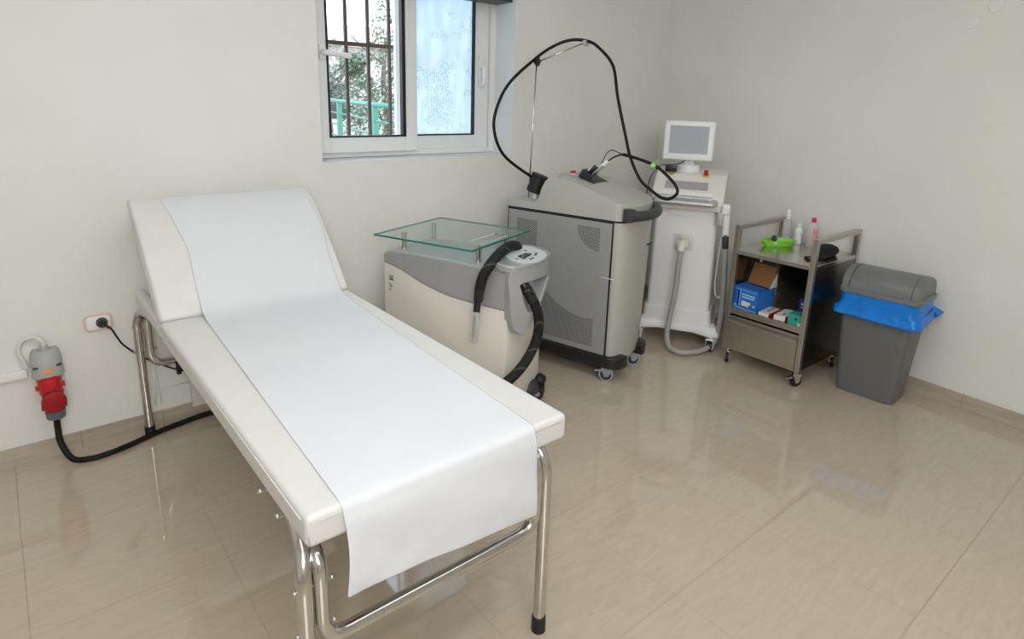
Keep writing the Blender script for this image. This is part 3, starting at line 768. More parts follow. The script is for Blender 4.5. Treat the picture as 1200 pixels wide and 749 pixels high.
# keep the crisp upper corners by doubling them
oo, ii = dens(outer), dens(inner)
def plan(x): return -.050*max(0, (abs(x)-.06)/.15)**2       # the ends of the nose curve back
b = MB(); RR = []
for p, q in zip(oo, ii):
    fy = -.515 - plan(p.x); gy = -.515 - plan(q.x)
    RR.append([(p.x, fy, p.z), (q.x, gy, q.z), (q.x, -.438, q.z), (max(p.x, -.1985), -.430, p.z)])
RR.append(RR[0])
b.loft(RR, cap=False); bmesh.ops.remove_doubles(b.bm, verts=b.bm.verts, dist=.0005)
nose = b.build('nose_holder', M['zsilver'], zc, bevel=.006)
# top console of the nose
rows = [[], [], []]
outl = []
for k in range(32):
    a = 2*PI*k/32; cx, sy = math.cos(a), math.sin(a)
    outl.append((.212*cx*(abs(cx)**-.25 if abs(cx) > .01 else 1), -.415 + .102*sy*(abs(sy)**-.2 if abs(sy) > .01 else 1)))
def tz(x, y): return .842 + .16*(y+.415) - .9*abs(x)**3
b = MB(); b.loft([[(x, y, .80) for x, y in outl], [(x, y, tz(x, y)-.006) for x, y in outl], [(x*.97, (y+.415)*.95-.415, tz(x, y)) for x, y in outl]]); b.build('nose_top', M['zsilver2'], zc)
b = MB(); b.loft([[(x*.62+.005, (y+.415)*.86-.430, tz(x*.62, y)+dz_) for x, y in outl] for dz_ in (-.006, .0035)]); b.build('control_panel', M['lpanel'], zc)
b = MB(); cpx, cpy = -.035, -.438
b.prism([(-.045, -.030), (.058, -.016), (.040, .034), (-.030, .030)], 2, 0, .0025); bmesh.ops.translate(b.bm, vec=(cpx, cpy, tz(cpx, cpy)+.0045), verts=b.bm.verts); b.build('display', M['lcd'], zc)
for x, y in ((-.105, -.440), (.045, -.405), (-.045, -.484), (-.02, -.482), (.035, -.468), (.06, -.460)):
    b = MB(); b.cyl((x, y, tz(x, y)+.003), (x, y, tz(x, y)+.0065), .007, seg=12); b.build('button', M['dgrey'], zc)
# hoses
b = MB(); hp = [(.10, -.30, .79), (.085, -.335, .835), (.03, -.362, .868), (-.04, -.368, .884), (-.12, -.372, .880), (-.19, -.368, .852), (-.230, -.350, .805), (-.243, -.332, .76), (-.245, -.318, .70)]
b.tube(catmull(hp, 8), .0255, seg=18); h1 = b.build('hose', M['braid'], zc)
b = MB(); b.tube([(-.245, -.318, .705), (-.245, -.314, .66), (-.245, -.310, .645)], [.0265, .024], seg=18); b.cyl((-.245, -.311, .66), (-.244, -.302, .585), .0185, .017, 20); b.build('hose_coupling', M['blackp'], h1)
b = MB()
b.box((-.262, -.310, .425), (-.226, -.288, .59), bev=.004, rot=Matrix.Rotation(.10, 3, 'X')); noz = b.build('air_nozzle', M['pet'], h1)
b = MB(); b.box((-.2625, -.306, .455), (-.2605, -.292, .565), rot=Matrix.Rotation(.10, 3, 'X')); b.build('nozzle_tube', M['zsilver'], h1)
b = MB(); hp = [(-.10, -.44, .755), (-.095, -.475, .715), (-.085, -.505, .675), (-.050, -.525, .60), (-.028, -.532, .53), (-.020, -.530, .47), (-.035, -.525, .41), (-.085, -.515, .345), (-.17, -.50, .29), (-.25, -.46, .24), (-.30, -.38, .19), (-.27, -.31, .16), (-.19, -.28, .15)]
b.tube(catmull(hp, 8), .025, seg=18); h2 = b.build('hose', M['braid'], zc)
b = MB(); b.tube([(-.10, -.44, .755), (-.095, -.475, .715), (-.085, -.505, .675)], .0265, seg=18); b.tube([(-.090, -.495, .69), (-.070, -.517, .635)], .028, seg=18); b.build('hose_coupling', M['blackp'], h2)
# feet / castors with domed covers
for fx, fy in ((.105, -.41), (-.16, -.44), (.13, .25), (-.15, .25)):
    b = MB(); b.lathe([(.070, .055), (.068, .085), (.055, .11), (.030, .125), (.004, .130)], (fx, fy, 0), 24); c_ = b.build('castor_cover', M['dgrey'], zc)
    b = MB(); b.cyl((fx+.02, fy-.055, .036), (fx+.055, fy-.04, .036), .036, seg=24); b.build('castor_wheel', M['blackp'], c_)
    b = MB(); b.cyl((fx+.018, fy-.057, .036), (fx+.0575, fy-.038, .036), .016, seg=16); b.build('castor_hub', M['caster'], c_)
b = MB(); b.ball((.170, -.452, .106), .040, 1, 1, .72, 18); b.box((.140, -.485, .02), (.185, -.445, .085), bev=.008); b.build('foot_pedal', M['black'], zc)

# ------------------------------------------------------------------ big grey laser machine
lz = thing('laser_machine', 'large grey laser machine on castors with perforated side panel and tall cable arm', 'machine', (-1.55, -.93, 0), math.radians(15))
W_ = .42
def front(top, ins=0, n=14):
    """front bulge outline from left to right"""
    pts = []
    for k in range(n+1):
        a = PI*k/n; cx = -math.cos(a); sy = math.sin(a)
        pts.append((W_/2 + (W_/2-ins)*cx, -(top)*sy**.75))
    return pts
b = MB()
def ring(z, bul, ins=0): return [(W_-ins, .72-ins*.5, z), (ins, .72-ins*.5, z)] + [(x, y, z) for x, y in front(bul, ins)]
b.loft([ring(.105, .055, .020), ring(.12, .060, .014), ring(.5, .075, .006), ring(.949, .090)], sm=True)
b.build('housing', M['lgrey'], lz, bevel=.003)
b = MB(); b.box((-.0035, .008, .158), (.003, .712, .938)); b.build('side_panel', M['perf'], lz, bevel=.0015, bseg=2)
b = MB(); b.box((W_-.003, .008, .158), (W_+.0035, .712, .938)); b.build('side_panel', M['perf'], lz, bevel=.0015, bseg=2)
b = MB(); b.box((-.0012, -.001, .15), (.004, .718, .946)); b.box((W_-.004, -.001, .15), (W_+.0012, .718, .946)); b.build('panel_gap', M['black'], lz)
# deck and hump
b = MB()
st = [(.722, .998, 0), (.53, .996, 0), (.500, 1.030, 0), (.482, 1.090, .0), (.458, 1.132, 0), (.43, 1.150, .0), (.39, 1.158, 0), (.33, 1.150, 0), (.20, 1.124, 0), (.05, 1.076, 0), (-.0, 1.060, 0)]
def sec(y, zt, hw, ch=.014):
    c = W_/2; dome = .003 if zt > 1.02 else 0
    pts = [(c-hw, y, .953), (c-hw, y, zt)]
    for k in range(1, 8): u = k/8; pts.append((c-hw+.012+(2*hw-.024)*u, y, zt+dome*math.sin(PI*u)))
    return pts + [(c+hw, y, zt), (c+hw, y, .953)]
rings = [sec(y, z, W_/2) for y, z, _ in st]
for k in range(1, 9):
    f = k/8; s_ = math.sin(f*PI/2)
    hw = W_/2*math.cos(f*PI/2*.90); rings.append(sec(-.090*s_**1.15 if f < 1 else -.090, 1.060-.028*s_, max(hw, .03)))
b.loft(rings); b.build('top_console', M['lgrey'], lz, bevel=.010, bseg=3)
b = MB(); b.loft([[(x, y, z) for x, y in [(W_+.001, .72), (-.001, .72)] + front(.089, -.001)] for z in (.945, .955)]); b.build('deck_gap', M['black'], lz)
# handle
b = MB(); b.box((-.007, -.112, .958), (.035, -.050, 1.030), bev=.008); b.box((W_-.035, -.050, .962), (W_-.002, .004, 1.045), bev=.008)
hp = fillet([(.012, -.085, .992), (.07, -.135, .990), (.16, -.152, .990), (.27, -.138, .992), (.37, -.088, .998), (.402, -.015, 1.006)], .06, 6)
b.tube(hp, .0285, seg=14); b.build('handle', M['dgrey'], lz)
# bumper: two wrap-around corners and sides
b = MB()
def wrap(sx):
    a = [(-.012, .73), (-.012, -.02), (-.004, -.052), (.025, -.083), (.070, -.098), (.105, -.100), (.105, -.02), (.03, .02), (.03, .73)]
    return a if sx < 0 else [(W_-x, y) for x, y in a][::-1]
for s_ in (-1, 1): b.prism(wrap(s_), 2, .080, .152, bev=.010, seg=3)
b.box((.03, .66, .085), (W_-.03, .73, .15), bev=.006); b.build('bumper', M['blackp'], lz)
b = MB(); b.box((.02, .0, .088), (W_-.02, .66, .118)); b.build('chassis', M['dgrey'], lz)
for cx_, cy_, rz_ in ((.012, -.01, 1.9), (.325, -.035, 2.3), (.04, .62, 2.8), (.36, .62, 2.8)):
    caster(lz, cx_, cy_, .042, .024, rz_, M['caster'], M['hub'], M['tyre'], M['caster'] if cx_ < .02 else None, H=.082, trail=-.0)
b = MB(); b.box((-.0045, -.028, .622), (-.0005, .055, .626)); b.build('latch_line', M['cartonw'], lz)
b = MB()
for k in range(5): b.box((.245+.014*k, -.1005, .79), (.254+.014*k, -.0965, .80))
b.build('small_emblem', M['dgrey'], lz)
# recess, emergency button, handpiece cradle
b = MB(); b.prism([(.10, .44), (.10, .33), (.20, .30), (.34, .24), (.36, .34), (.30, .44)], 2, 1.11, 1.1605, bev=.002)
for v in b.bm.verts:
    if v.co.z > 1.13: v.co.z = 1.1660 - max(0, .37-v.co.y)*.20
b.build('recess', M['silver'], lz)
b = MB(); b.cyl((.19, .385, 1.155), (.19, .385, 1.170), .032, .026, 20); eb = b.build('button_base', M['lgrey'], lz)
b = MB(); b.cyl((.19, .385, 1.170), (.19, .385, 1.182), .016, .018, 18); b.build('emergency_button', M['red'], eb)
b = MB(); b.loft([[(.11, .19, 1.115), (.31, .17, 1.110), (.31, .34, 1.13), (.13, .34, 1.13)], [(.15, .24, 1.165), (.265, .25, 1.155), (.275, .325, 1.175), (.165, .325, 1.175)], [(.17, .285, 1.200), (.235, .29, 1.200), (.235, .32, 1.200), (.18, .32, 1.200)]], sm=False); cr = b.build('handpiece_cradle', M['blackp'], lz, bevel=.003)
# rear coupler
b = MB(); b.lathe([(.042, -.056), (.048, -.048), (.048, .040), (.052, .044), (.052, .060), (.044, .062)], seg=24)
bmesh.ops.rotate(b.bm, verts=b.bm.verts, cent=(0,0,0), matrix=Matrix.Rotation(.34, 3, (Vector((.81, .58, 0))))); bmesh.ops.translate(b.bm, vec=(.125, .60, 1.088), verts=b.bm.verts)
cp = b.build('cable_coupler', M['black'], lz)
b = MB(); b.cyl((.115, .605, .995), (.12, .60, 1.045), .030, .026, 16); b.box((.06, .59, .995), (.17, .66, 1.004), bev=.002); b.build('coupler_base', M['silver'], lz)

# cable arm and cables (world coordinates turned into the machine's frame)
ca, sa = math.cos(math.radians(15)), math.sin(math.radians(15))
def wl(p): dx, dy = p[0]+1.55, p[1]+.93; return (dx*ca+dy*sa, -dx*sa+dy*ca, p[2])
b = MB(); b.cyl(wl((-1.632, -.30, .99)), wl((-1.606, -.30, 1.80)), .0045, seg=10); b.build('arm_pole', M['chrome'], lz)
b = MB(); b.cyl(wl((-1.606, -.30, 1.80)), wl((-1.378, -.460, 1.920)), .0045, seg=10); b.build('arm_bar', M['chrome'], lz)
b = MB(); b.ball(wl((-1.604, -.302, 1.806)), .022, seg=12); b.cyl(wl((-1.62, -.32, 1.825)), wl((-1.59, -.29, 1.79)), .015, seg=10); b.build('arm_joint', M['black'], lz)
b = MB(); b.box((0,0,0), (.05,.02,.03), bev=.004); bmesh.ops.translate(b.bm, vec=Vector(wl((-1.372, -.462, 1.918)))-Vector((.025, .01, .015)), verts=b.bm.verts); b.build('arm_clip', M['silver'], lz)
main = [(-1.575, -.33, 1.115), (-1.626, -.30, 1.138), (-1.834, -.3, 1.269), (-1.911, -.3, 1.416), (-1.89, -.3, 1.549), (-1.801, -.3, 1.683), (-1.61, -.3, 1.825), (-1.526, -.356, 1.895), (-1.446, -.412, 1.931), (-1.371, -.465, 1.93), (-1.318, -.508, 1.900), (-1.345, -.66, 1.79), (-1.378, -.742, 1.616), (-1.374, -.812, 1.417), (-1.363, -.855, 1.287), (-1.346, -.92, 1.173), (-1.328, -.986, 1.120), (-1.311, -1.051, 1.084), (-1.298, -1.098, 1.083), (-1.280, -1.130, 1.119), (-1.282, -1.110, 1.164), (-1.304, -1.040, 1.227), (-1.320, -.992, 1.256), (-1.345, -.941, 1.276), (-1.375, -.85, 1.299)]
b = MB(); b.tube(catmull([wl(p) for p in main], 8), .0088, seg=12); b.build('cable', M['cable'], lz)
b = MB(); b.tube(catmull([wl(p) for p in [(-1.375, -.85, 1.299), (-1.383, -.81, 1.302), (-1.389, -.758, 1.284), (-1.399, -.72, 1.257)]], 8), [.006, .004], seg=10); b.tube([wl((-1.372, -.86, 1.298)), wl((-1.381, -.815, 1.302))], .010, seg=10); b.build('cable', M['cable'], lz)
b = MB(); b.tube(catmull([wl(p) for p in [(-1.376, -.81, 1.302), (-1.383, -.782, 1.310), (-1.393, -.742, 1.322), (-1.402, -.709, 1.300), (-1.410, -.680, 1.240), (-1.42, -.65, 1.19)]], 8), .003, seg=8); b.build('thin_tube', M['dgrey'], lz)
b = MB(); b.tube([wl((-1.399, -.722, 1.259)), wl((-1.408, -.692, 1.232))], .011, seg=12); b.build('white_sleeve', M['white'], lz)
b = MB(); b.tube([wl((-1.408, -.692, 1.232)), wl((-1.432, -.605, 1.150))], .015, seg=14); b.tube([wl((-1.432, -.655, 1.225)), wl((-1.445, -.612, 1.185))], .012, seg=10); b.build('handpiece', M['chrome'], lz)
b = MB(); b.tube([wl((-1.435, -.66, 1.222)), wl((-1.445, -.625, 1.185))], .013, seg=10); b.build('handpiece_grip', M['blackp'], lz)
b = MB(); b.tube([wl((-1.323, -1.000, 1.262)), wl((-1.330, -.978, 1.250))], .014, seg=10); b.tube([wl((-1.33, -1.0, 1.27)), wl((-1.335, -1.02, 1.285))], .003, seg=6); b.build('cable_tie', M['limetie'], lz)

# ------------------------------------------------------------------ white upright machine with screen
wm = thing('white_laser_machine', 'tall white upright treatment machine with a tilted screen in the room corner', 'machine', (-.745, -.83, 0), math.atan2(-.875, .483))
def rect_ring(x0, x1, y0, y1, z, r=.02, seg=4): return [(x, y, z) for x, y in rrect(x1-x0, y1-y0, r, (x0+x1)/2, (y0+y1)/2, seg)]
b = MB(); b.loft([rect_ring(-.212, .205, .062, .44, .235, .03), rect_ring(-.208, .196, .07, .42, .60, .03), rect_ring(-.205, .185, .078, .40, 1.0, .03)]); b.build('column', M['white'], wm)
b = MB(); b.loft([rect_ring(-.232, .228, .040, .455, .150, .035), rect_ring(-.226, .216, .046, .45, .242, .035), rect_ring(-.220, .210, .052, .445, .248, .035)]); b.build('base_skirt', M['white'], wm)
foot = [(-.282, -.010), (-.205, -.012), (-.12, .028), (.12, .028), (.215, -.015), (.288, -.004), (.285, .06), (.245, .14), (.245, .34), (.285, .44), (.26, .50), (.18, .50), (-.18, .50), (-.26, .50), (-.285, .44), (-.245, .34), (-.245, .14), (-.282, .06)]
b = MB(); b.loft([[(x, y, .094) for x, y in foot], [(x, y, .125) for x, y in foot], [(x*.90, .24+(y-.24)*.90, .158) for x, y in foot]], sm=False); b.build('base_foot', M['white'], wm, bevel=.010)
for cx_, cy_ in ((-.240, -.005), (.240, -.005), (.235, .44), (-.235, .44)):
    caster(wm, cx_, cy_, .036, .040, 1.35 if cy_ < .2 else 1.0, M['white'], M['white'], M['blackp'], H=.088, trail=-.006)
# head
b = MB(); hd = [(.035, .925), (.035, .985), (.060, 1.035), (.155, 1.135), (.20, 1.150), (.40, 1.165), (.43, 1.15), (.43, .925)]
rg = []
for x, k in ((-.235, .94), (-.228, .985), (-.205, 1.0), (.19, 1.0), (.213, .985), (.220, .94)): rg.append([(x, .24+(y-.24)*k, 1.03+(z-1.03)*k) for y, z in hd])
b.loft(rg, sm=False); b.build('head', M['white2'], wm, bevel=.012)
b = MB()
s0, s1 = Vector((.0585, 1.036)), Vector((.1535, 1.136)); dd = (s1-s0).normalized(); nn = Vector((-dd.y, dd.x))
def slanted(b, x0, x1, t0, t1, h0, h1, bev=0):
    q = [s0+dd*t0+nn*h0, s0+dd*t1+nn*h0, s0+dd*t1+nn*h1, s0+dd*t0+nn*h1]; b.prism([tuple(p) for p in q], 0, x0, x1, bev=bev)
slanted(b, -.160, .112, .022, .085, -.01, .002); b.build('display_strip', M['silver'], wm)
b = MB(); slanted(b, -.190, .150, -.030, .002, -.01, .006, .003); b.build('upper_trim', M['white'], wm)
b = MB(); b.tube(fillet([(-.205, .03, .985), (-.205, -.012, .978), (.165, -.012, .978), (.165, .03, .985)], .03, 5), .024, seg=12, flat=.8); b.build('front_handle', M['silver'], wm)
b = MB(); b.box((-.165, -.022, .992), (.135, .015, 1.004), bev=.003); b.build('handle_slot', M['caster'], wm)
b = MB(); b.cyl((-.135, .165, 1.137), (-.135, .160, 1.150), .020, seg=18); b.build('key_switch', M['gold'], wm)
b = MB(); b.cyl((.087, .165, 1.137), (.087, .162, 1.143), .024, seg=18); yl = b.build('button_label', M['yellow'], wm)
b = MB(); b.cyl((.087, .165, 1.14), (.087, .157, 1.172), .0125, .015, 16); b.build('emergency_button', M['red'], yl)
# neck and screen
b = MB(); b.lathe([(.070, 1.148), (.070, 1.188), (.062, 1.196)], (-.035, .25, 0), 24, sy=.8); b.box((-.065, .235, 1.19), (-.005, .27, 1.27), bev=.006); b.build('neck', M['white'], wm)
b = MB(); b.box((-.160, -.018, -.128), (.160, .022, .128), bev=.012, seg=3); so = b.build('screen', M['white'], wm)
so.location = (-.047, .205, 1.355); so.rotation_euler = (-.14, 0, .07)
b = MB(); b.box((-.123, -.0205, -.085), (.123, -.0175, .093)); b.build('display', M['screen'], so)
b = MB(); b.box((-.126, -.0195, -.088), (.126, -.0175, .096)); b.build('display_rim', M['silver'], so)
b = MB(); b.box((-.180, .165, 1.150), (-.105, .20, 1.19), bev=.004); b.tube(catmull([(-.06, .21, 1.225), (-.10, .19, 1.202), (-.17, .18, 1.192), (-.21, .16, 1.185), (-.255, .10, 1.12), (-.275, .08, 1.0), (-.275, .09, .80)], 6), .0035, seg=8); b.build('power_adapter', M['blackp'], wm)
# connector plate, connector, hose
b = MB(); b.prism(rrect(.128, .105, .012, -.005, .703), 1, .064, .078, bev=.003); b.build('connector_plate', M['plate'], wm)
b = MB(); b.prism(rrect(.17, .036, .006, -.03, .885), 1, .0725, .0775, bev=.001); b.build('panel_recess', M['white'], wm)
b = MB(); b.cyl((-.005, .07, .705), (-.005, .02, .70), .044, .038, 24); b.cyl((-.005, .03, .72), (-.005, .012, .755), .020, seg=14); b.tube([(-.005, .03, .70), (-.005, -.01, .685), (-.006, -.03, .655)], [.032, .022], seg=16); b.build('connector', M['white2'], wm)
hz = [(-.005, -.03, .66), (-.010, -.045, .56), (-.012, -.055, .40), (-.035, -.062, .18), (-.035, -.085, .085), (-.010, -.13, .035), (.05, -.165, .022), (.12, -.15, .022), (.20, -.07, .025), (.265, .005, .07), (.285, .02, .20), (.284, .02, .40), (.270, .02, .60), (.262, .02, .72)]
b = MB(); b.tube(catmull(hz, 9), .0175, seg=16); b.build('hose', M['greyhose'], wm)
b = MB(); b.tube([(.262, .02, .70), (.256, .02, .78)], .020, seg=14); b.box((.247, -.004, .71), (.268, .002, .79), bev=.002); b.build('handpiece_grip', M['dgrey'], wm)
b = MB(); b.tube([(.256, .02, .78), (.246, .02, .93)], .0215, seg=16); b.box((.216, -.012, .92), (.268, .050, .985), bev=.012, seg=3); b.build('handpiece', M['white'], wm)
b = MB(); b.box((.19, .02, .84), (.235, .09, .93), bev=.006); b.build('handpiece_holder', M['silver'], wm)
b = MB(); b.tube(catmull([(.235, .05, .82), (.225, .03, .60), (.225, .03, .44), (.245, .02, .37), (.272, .03, .40), (.27, .04, .5)], 6), .0035, seg=8); b.build('thin_cable', M['cablew'], wm)

# ------------------------------------------------------------------ stainless trolley
TX0, TX1, TY0, TY1 = -.715, -.150, -1.675, -1.172
tr = thing('steel_trolley', 'stainless steel trolley with open shelf, one drawer and two handle rails', 'trolley', (TX0, TY0, 0))
W, D_ = TY1-TY0, TX1-TX0
PT = .030
for x in (0, D_-PT):
    for y in (0, W-PT):
        b = MB(); b.box((x, y, .092), (x+PT, y+PT, .8615)); b.build('post', M['steel'], tr, bevel=.002, bseg=2)
for y in (0, W-PT):
    b = MB(); b.box((0, y, .862), (D_, y+PT, .890)); b.build('handle_rail', M['steel'], tr, bevel=.002, bseg=2)
b = MB(); b.box((.002, PT, .712), (D_-.004, W-PT, .735)); b.box((PT, .002, .712), (D_-PT, PT+.001, .735)); b.box((PT, W-PT-.001, .712), (D_-PT, W-.002, .735)); b.build('top_tray', M['steelflat'], tr, bevel=.002, bseg=2)
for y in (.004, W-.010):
    b = MB(); b.box((PT*.6, y, .105), (D_-PT*.6, y+.006, .715)); b.build('side_panel', M['steelshade'], tr)
b = MB(); b.box((D_-.012, PT*.6, .105), (D_-.006, W-PT*.6, .715)); b.build('back_panel', M['steelshade'], tr)
b = MB(); b.box((.004, .010, .345), (D_-.012, W-.010, .357)); b.box((.001, PT, .334), (.010, W-PT, .372)); b.build('shelf', M['steel'], tr, bevel=.001, bseg=1)
b = MB(); b.box((.004, .010, .100), (D_-.012, W-.010, .110)); b.build('bottom_shelf', M['steel'], tr)
b = MB(); b.box((-.001, PT+.003, .106), (.016, W-PT-.003, .300)); b.box((-.001, PT+.003, .304), (.010, W-PT-.003, .322)); b.box((.02, PT+.006, .115), (D_-.05, W-PT-.006, .29))
dr = b.build('drawer', M['steel'], tr, bevel=.0015, bseg=2)
b = MB(); b.prism([(-.001, .302), (-.020, .295), (-.022, .282), (-.016, .278), (-.001, .284)], 1, PT+.004, W-PT-.004); b.build('drawer_pull', M['steel'], dr)
b = MB(); b.cyl((-.003, W*.62, .705), (.004, W*.62, .705), .008, seg=14); b.build('rivet', M['chrome'], tr)
for cx_, cy_, rz_ in ((.03, .03, 2.7), (.03, W-.03, .5), (D_-.05, .03, .4), (D_-.05, W-.03, .4)):
    caster(tr, cx_, cy_, .034, .020, rz_, M['chrome'], M['blackp'], M['black'], M['chrome'] if cy_ < .1 and cx_ < .1 else None, H=.080, trail=-.008)

# things on the trolley top
TZ = .7355
o = thing('green_tray', 'lime green kidney-shaped plastic tray holding a small black device', 'tray', (-.375, -1.262, TZ), -.50)
b = MB()
def kid(s_, z):
    pts = []
    for k in range(28):
        a = 2*PI*k/28; r = .088*s_; x = math.cos(a)*r*1.28; y = math.sin(a)*r*.62
        y += -.020*s_*math.cos(a*1.0)**2*1.3
        pts.append((x, y*(1+.22*math.cos(a)), z))
    return pts
b.loft([kid(.74, 0), kid(.80, .006), kid(.98, .034), kid(1.08, .036), kid(1.07, .040), kid(.95, .038), kid(.76, .008)], cap=True); b.build('tray_bowl', M['lime'], o)
o = thing('black_hand_device', 'small black and white device lying in the lime green tray', 'device', (-.385, -1.255, TZ+.032), .5)
b = MB(); b.tube([(-.035, 0, 0), (-.01, 0, .010), (.03, 0, .012)], [.014, .017], seg=14); b.ball((.03, 0, .012), .0165, seg=12); b.build('grip', M['blackp'], o)
b = MB(); b.box((-.055, -.018, -.014), (-.025, .014, .002), bev=.004); b.box((.0, -.025, -.016), (.03, -.006, -.002), bev=.003); b.build('base_piece', M['cartonw'], o)
o = thing('spray_bottle', 'tall clear bottle with white cap behind the green tray', 'bottle', (-.205, -1.238, TZ), 0, 'bottles at the back of the trolley top')
b = MB(); b.lathe([(.024, 0), (.026, .004), (.026, .128), (.022, .142), (.012, .150)], seg=24); b.build('bottle_body', M['pet'], o)
b = MB(); b.lathe([(.013, .148), (.014, .165), (.0125, .205), (.010, .210)], seg=20); b.build('cap', M['white'], o)
o = thing('white_bottle', 'small white bottle standing between the clear bottle and the pink-capped one', 'bottle', (-.20, -1.315, TZ), 0, 'bottles at the back of the trolley top')
b = MB(); b.lathe([(.0225, 0), (.025, .004), (.025, .028), (.021, .040), (.021, .060), (.025, .070), (.0245, .090), (.014, .104)], seg=24); b.build('bottle_body', M['white'], o)
b = MB(); b.lathe([(.012, .103), (.0135, .106), (.0135, .128), (.011, .131)], seg=20); b.build('cap', M['white'], o)
o = thing('pink_cap_bottle', 'clear bottle with pink printing and a magenta cap', 'bottle', (-.205, -1.405, TZ), .3, 'bottles at the back of the trolley top')
b = MB(); b.lathe([(.029, 0), (.031, .004), (.031, .125), (.029, .137), (.018, .152), (.012, .156)], seg=26); b.build('bottle_body', M['petp'], o)
b = MB(); b.lathe([(.0145, .157), (.0145, .182), (.013, .184)], seg=20); b.build('cap', M['pinkp'], o)
b = MB()
def arcpatch(b, a0, a1, z0, z1, r):
    n = 5
    for k in range(n):
        A, B_ = a0+(a1-a0)*k/n, a0+(a1-a0)*(k+1)/n
        b.quad((r*math.cos(A), r*math.sin(A), z0), (r*math.cos(B_), r*math.sin(B_), z0), (r*math.cos(B_), r*math.sin(B_), z1), (r*math.cos(A), r*math.sin(A), z1))
rnd = random.Random(4)
for z in (.035, .046, .060, .074, .088, .100, .112):
    a = -2.9
    while a < -1.2:
        w = rnd.uniform(.12, .45); arcpatch(b, a, a+w, z, z+rnd.choice((.004, .006, .009)), .0315); a += w+.12
b.build('printing', M['pinkp'], o)
o = thing('black_pouch', 'black folded cloth pouch lying by the right-hand rail of the trolley', 'pouch', (-.40, -1.585, TZ), .15)
b = MB(); sec_ = []
for k, (x, w, h) in enumerate(((-.105, .012, .014), (-.095, .040, .036), (-.05, .060, .058), (0, .066, .068), (.05, .062, .070), (.09, .052, .060), (.12, .034, .040), (.132, .010, .014))):
    sec_.append([(x, w*math.cos(2*PI*j/18), max(0, h*.5+h*.5*math.sin(2*PI*j/18) + .003*math.sin(3*j+k))) for j in range(18)])
b.loft(sec_); b.build('pouch_body', M['felt'], o)
b = MB(); b.ball((-.135, .065, .006), .011, 1.5, 1, .6, 10); b.ball((-.175, .04, .006), .012, 1.5, 1, .6, 10); b.tube([(-.135, .065, .005), (-.07, .03, .012)], .004, seg=6); b.tube([(-.175, .04, .005), (-.08, .0, .012)], .004, seg=6); b.build('drawstring', M['felt'], o)

# things on the trolley shelf
SZ = .3575
def carton(name, label, lo, hi, rz, mat, cat='box', group=None):
    cx_, cy_ = (lo[0]+hi[0])/2, (lo[1]+hi[1])/2
    t = thing(name, label, cat, (cx_, cy_, lo[2]), rz, 'flat cartons on the trolley shelf' if name == 'flat_carton' else None)
    return t, (hi[0]-lo[0])/2, (hi[1]-lo[1])/2, hi[2]-lo[2]
t, hx, hy, hh = carton('glove_box', 'open blue carton with pale printing and a brown raised flap', (-.675, -1.365, SZ), (-.52, -1.195, SZ+.150), -.10, None)
b = MB(); b.mat(M['blue']); b.box((-hx, -hy, 0), (-hx+.003, hy, hh)); b.box((-hx, -hy, 0), (hx, -hy+.003, hh)); b.box((-hx, hy-.003, 0), (hx, hy, hh)); b.box((hx-.003, -hy, 0), (hx, hy, hh)); b.box((-hx, -hy, 0), (hx, hy, .003)); b.box((-hx, -hy, hh-.003), (hx*.1, hy, hh)); b.build('carton', None, t)
b = MB(); b.box((-.002, -hy+.004, -.0015), (.135, hy-.004, .0015), rot=Matrix.Rotation(-1.18, 3, 'Y'), piv=(0, 0, 0)); bmesh.ops.translate(b.bm, vec=(hx*.55, 0, hh), verts=b.bm.verts); b.build('raised_flap', M['card'], t)['label'] = 'brown cardboard inside of the flap'
b = MB(); b.prism([(hx*.35, hh-.002), (hx+.02, hh+.005), (hx+.01, hh+.09)], 1, -hy-.002, -hy+.001); b.build('side_flap', M['cartonw'], t)
b = MB(); f_ = -hx-.0008
def patch(b, y0, y1, z0, z1): b.box((f_-.0006, y0, z0), (f_+.001, y1, z1))
patch(b, -hy*.30, hy*.30, .030, .062); patch(b, -hy*.45, -hy*.30, .045, .060); b.build('white_label', M['cartonw'], t)
b = MB(); patch(b, -hy*.75, hy*.35, .098, .108); patch(b, -hy*.70, hy*.30, .082, .092); patch(b, -hy*.92, hy*.92, .010, .014); patch(b, hy*.45, hy*.50, .02, .125); patch(b, hy*.68, hy*.90, .02, .032); patch(b, -hy*.9, hy*.9, .128, .131); patch(b, -hy*.82, -hy*.62, .036, .050); b.build('pale_print', M['bluel'], t)
b = MB(); patch(b, hy*.50, hy*.68, .025, .125); b.build('dark_print', M['blued'], t)
t, hx, hy, hh = carton('flat_carton', 'flat white and red carton lying right of the blue box', (-.695, -1.435, SZ), (-.54, -1.372, SZ+.030), .06, None)
b = MB(); b.box((-hx, -hy, 0), (hx, hy, hh)); b.build('carton', M['cartonw'], t, bevel=.001, bseg=1)
b = MB(); b.box((-hx+.001, -hy-.0008, .001), (hx-.001, -hy+.001, hh-.001)); b.box((-hx*.4, -hy*.2, hh-.0002), (hx*.8, hy*.1, hh+.0008)); b.build('red_print', M['red'], t)
t, hx, hy, hh = carton('flat_carton', 'flat white carton with a dark red end between the red one and the green box', (-.695, -1.535, SZ+.012), (-.53, -1.468, SZ+.042), .08, None)
b = MB(); b.box((-hx, -hy, 0), (hx, hy, hh)); b.build('carton', M['cartonw'], t, bevel=.001, bseg=1)
b = MB(); b.box((-hx+.001, -hy-.0008, .001), (hx*.5, -hy+.001, hh-.001)); b.box((-hx*.6, -hy*.3, hh-.0002), (-hx*.2, -hy*.0, hh+.0008)); b.build('red_print', M['red'], t)
b = MB(); b.box((-.693, -1.533, SZ), (-.535, -1.470, SZ+.0118), bev=.001); tag(b.build('dark_slim_case', M['blackp']), 'dark slim case under the second flat white carton', 'case')
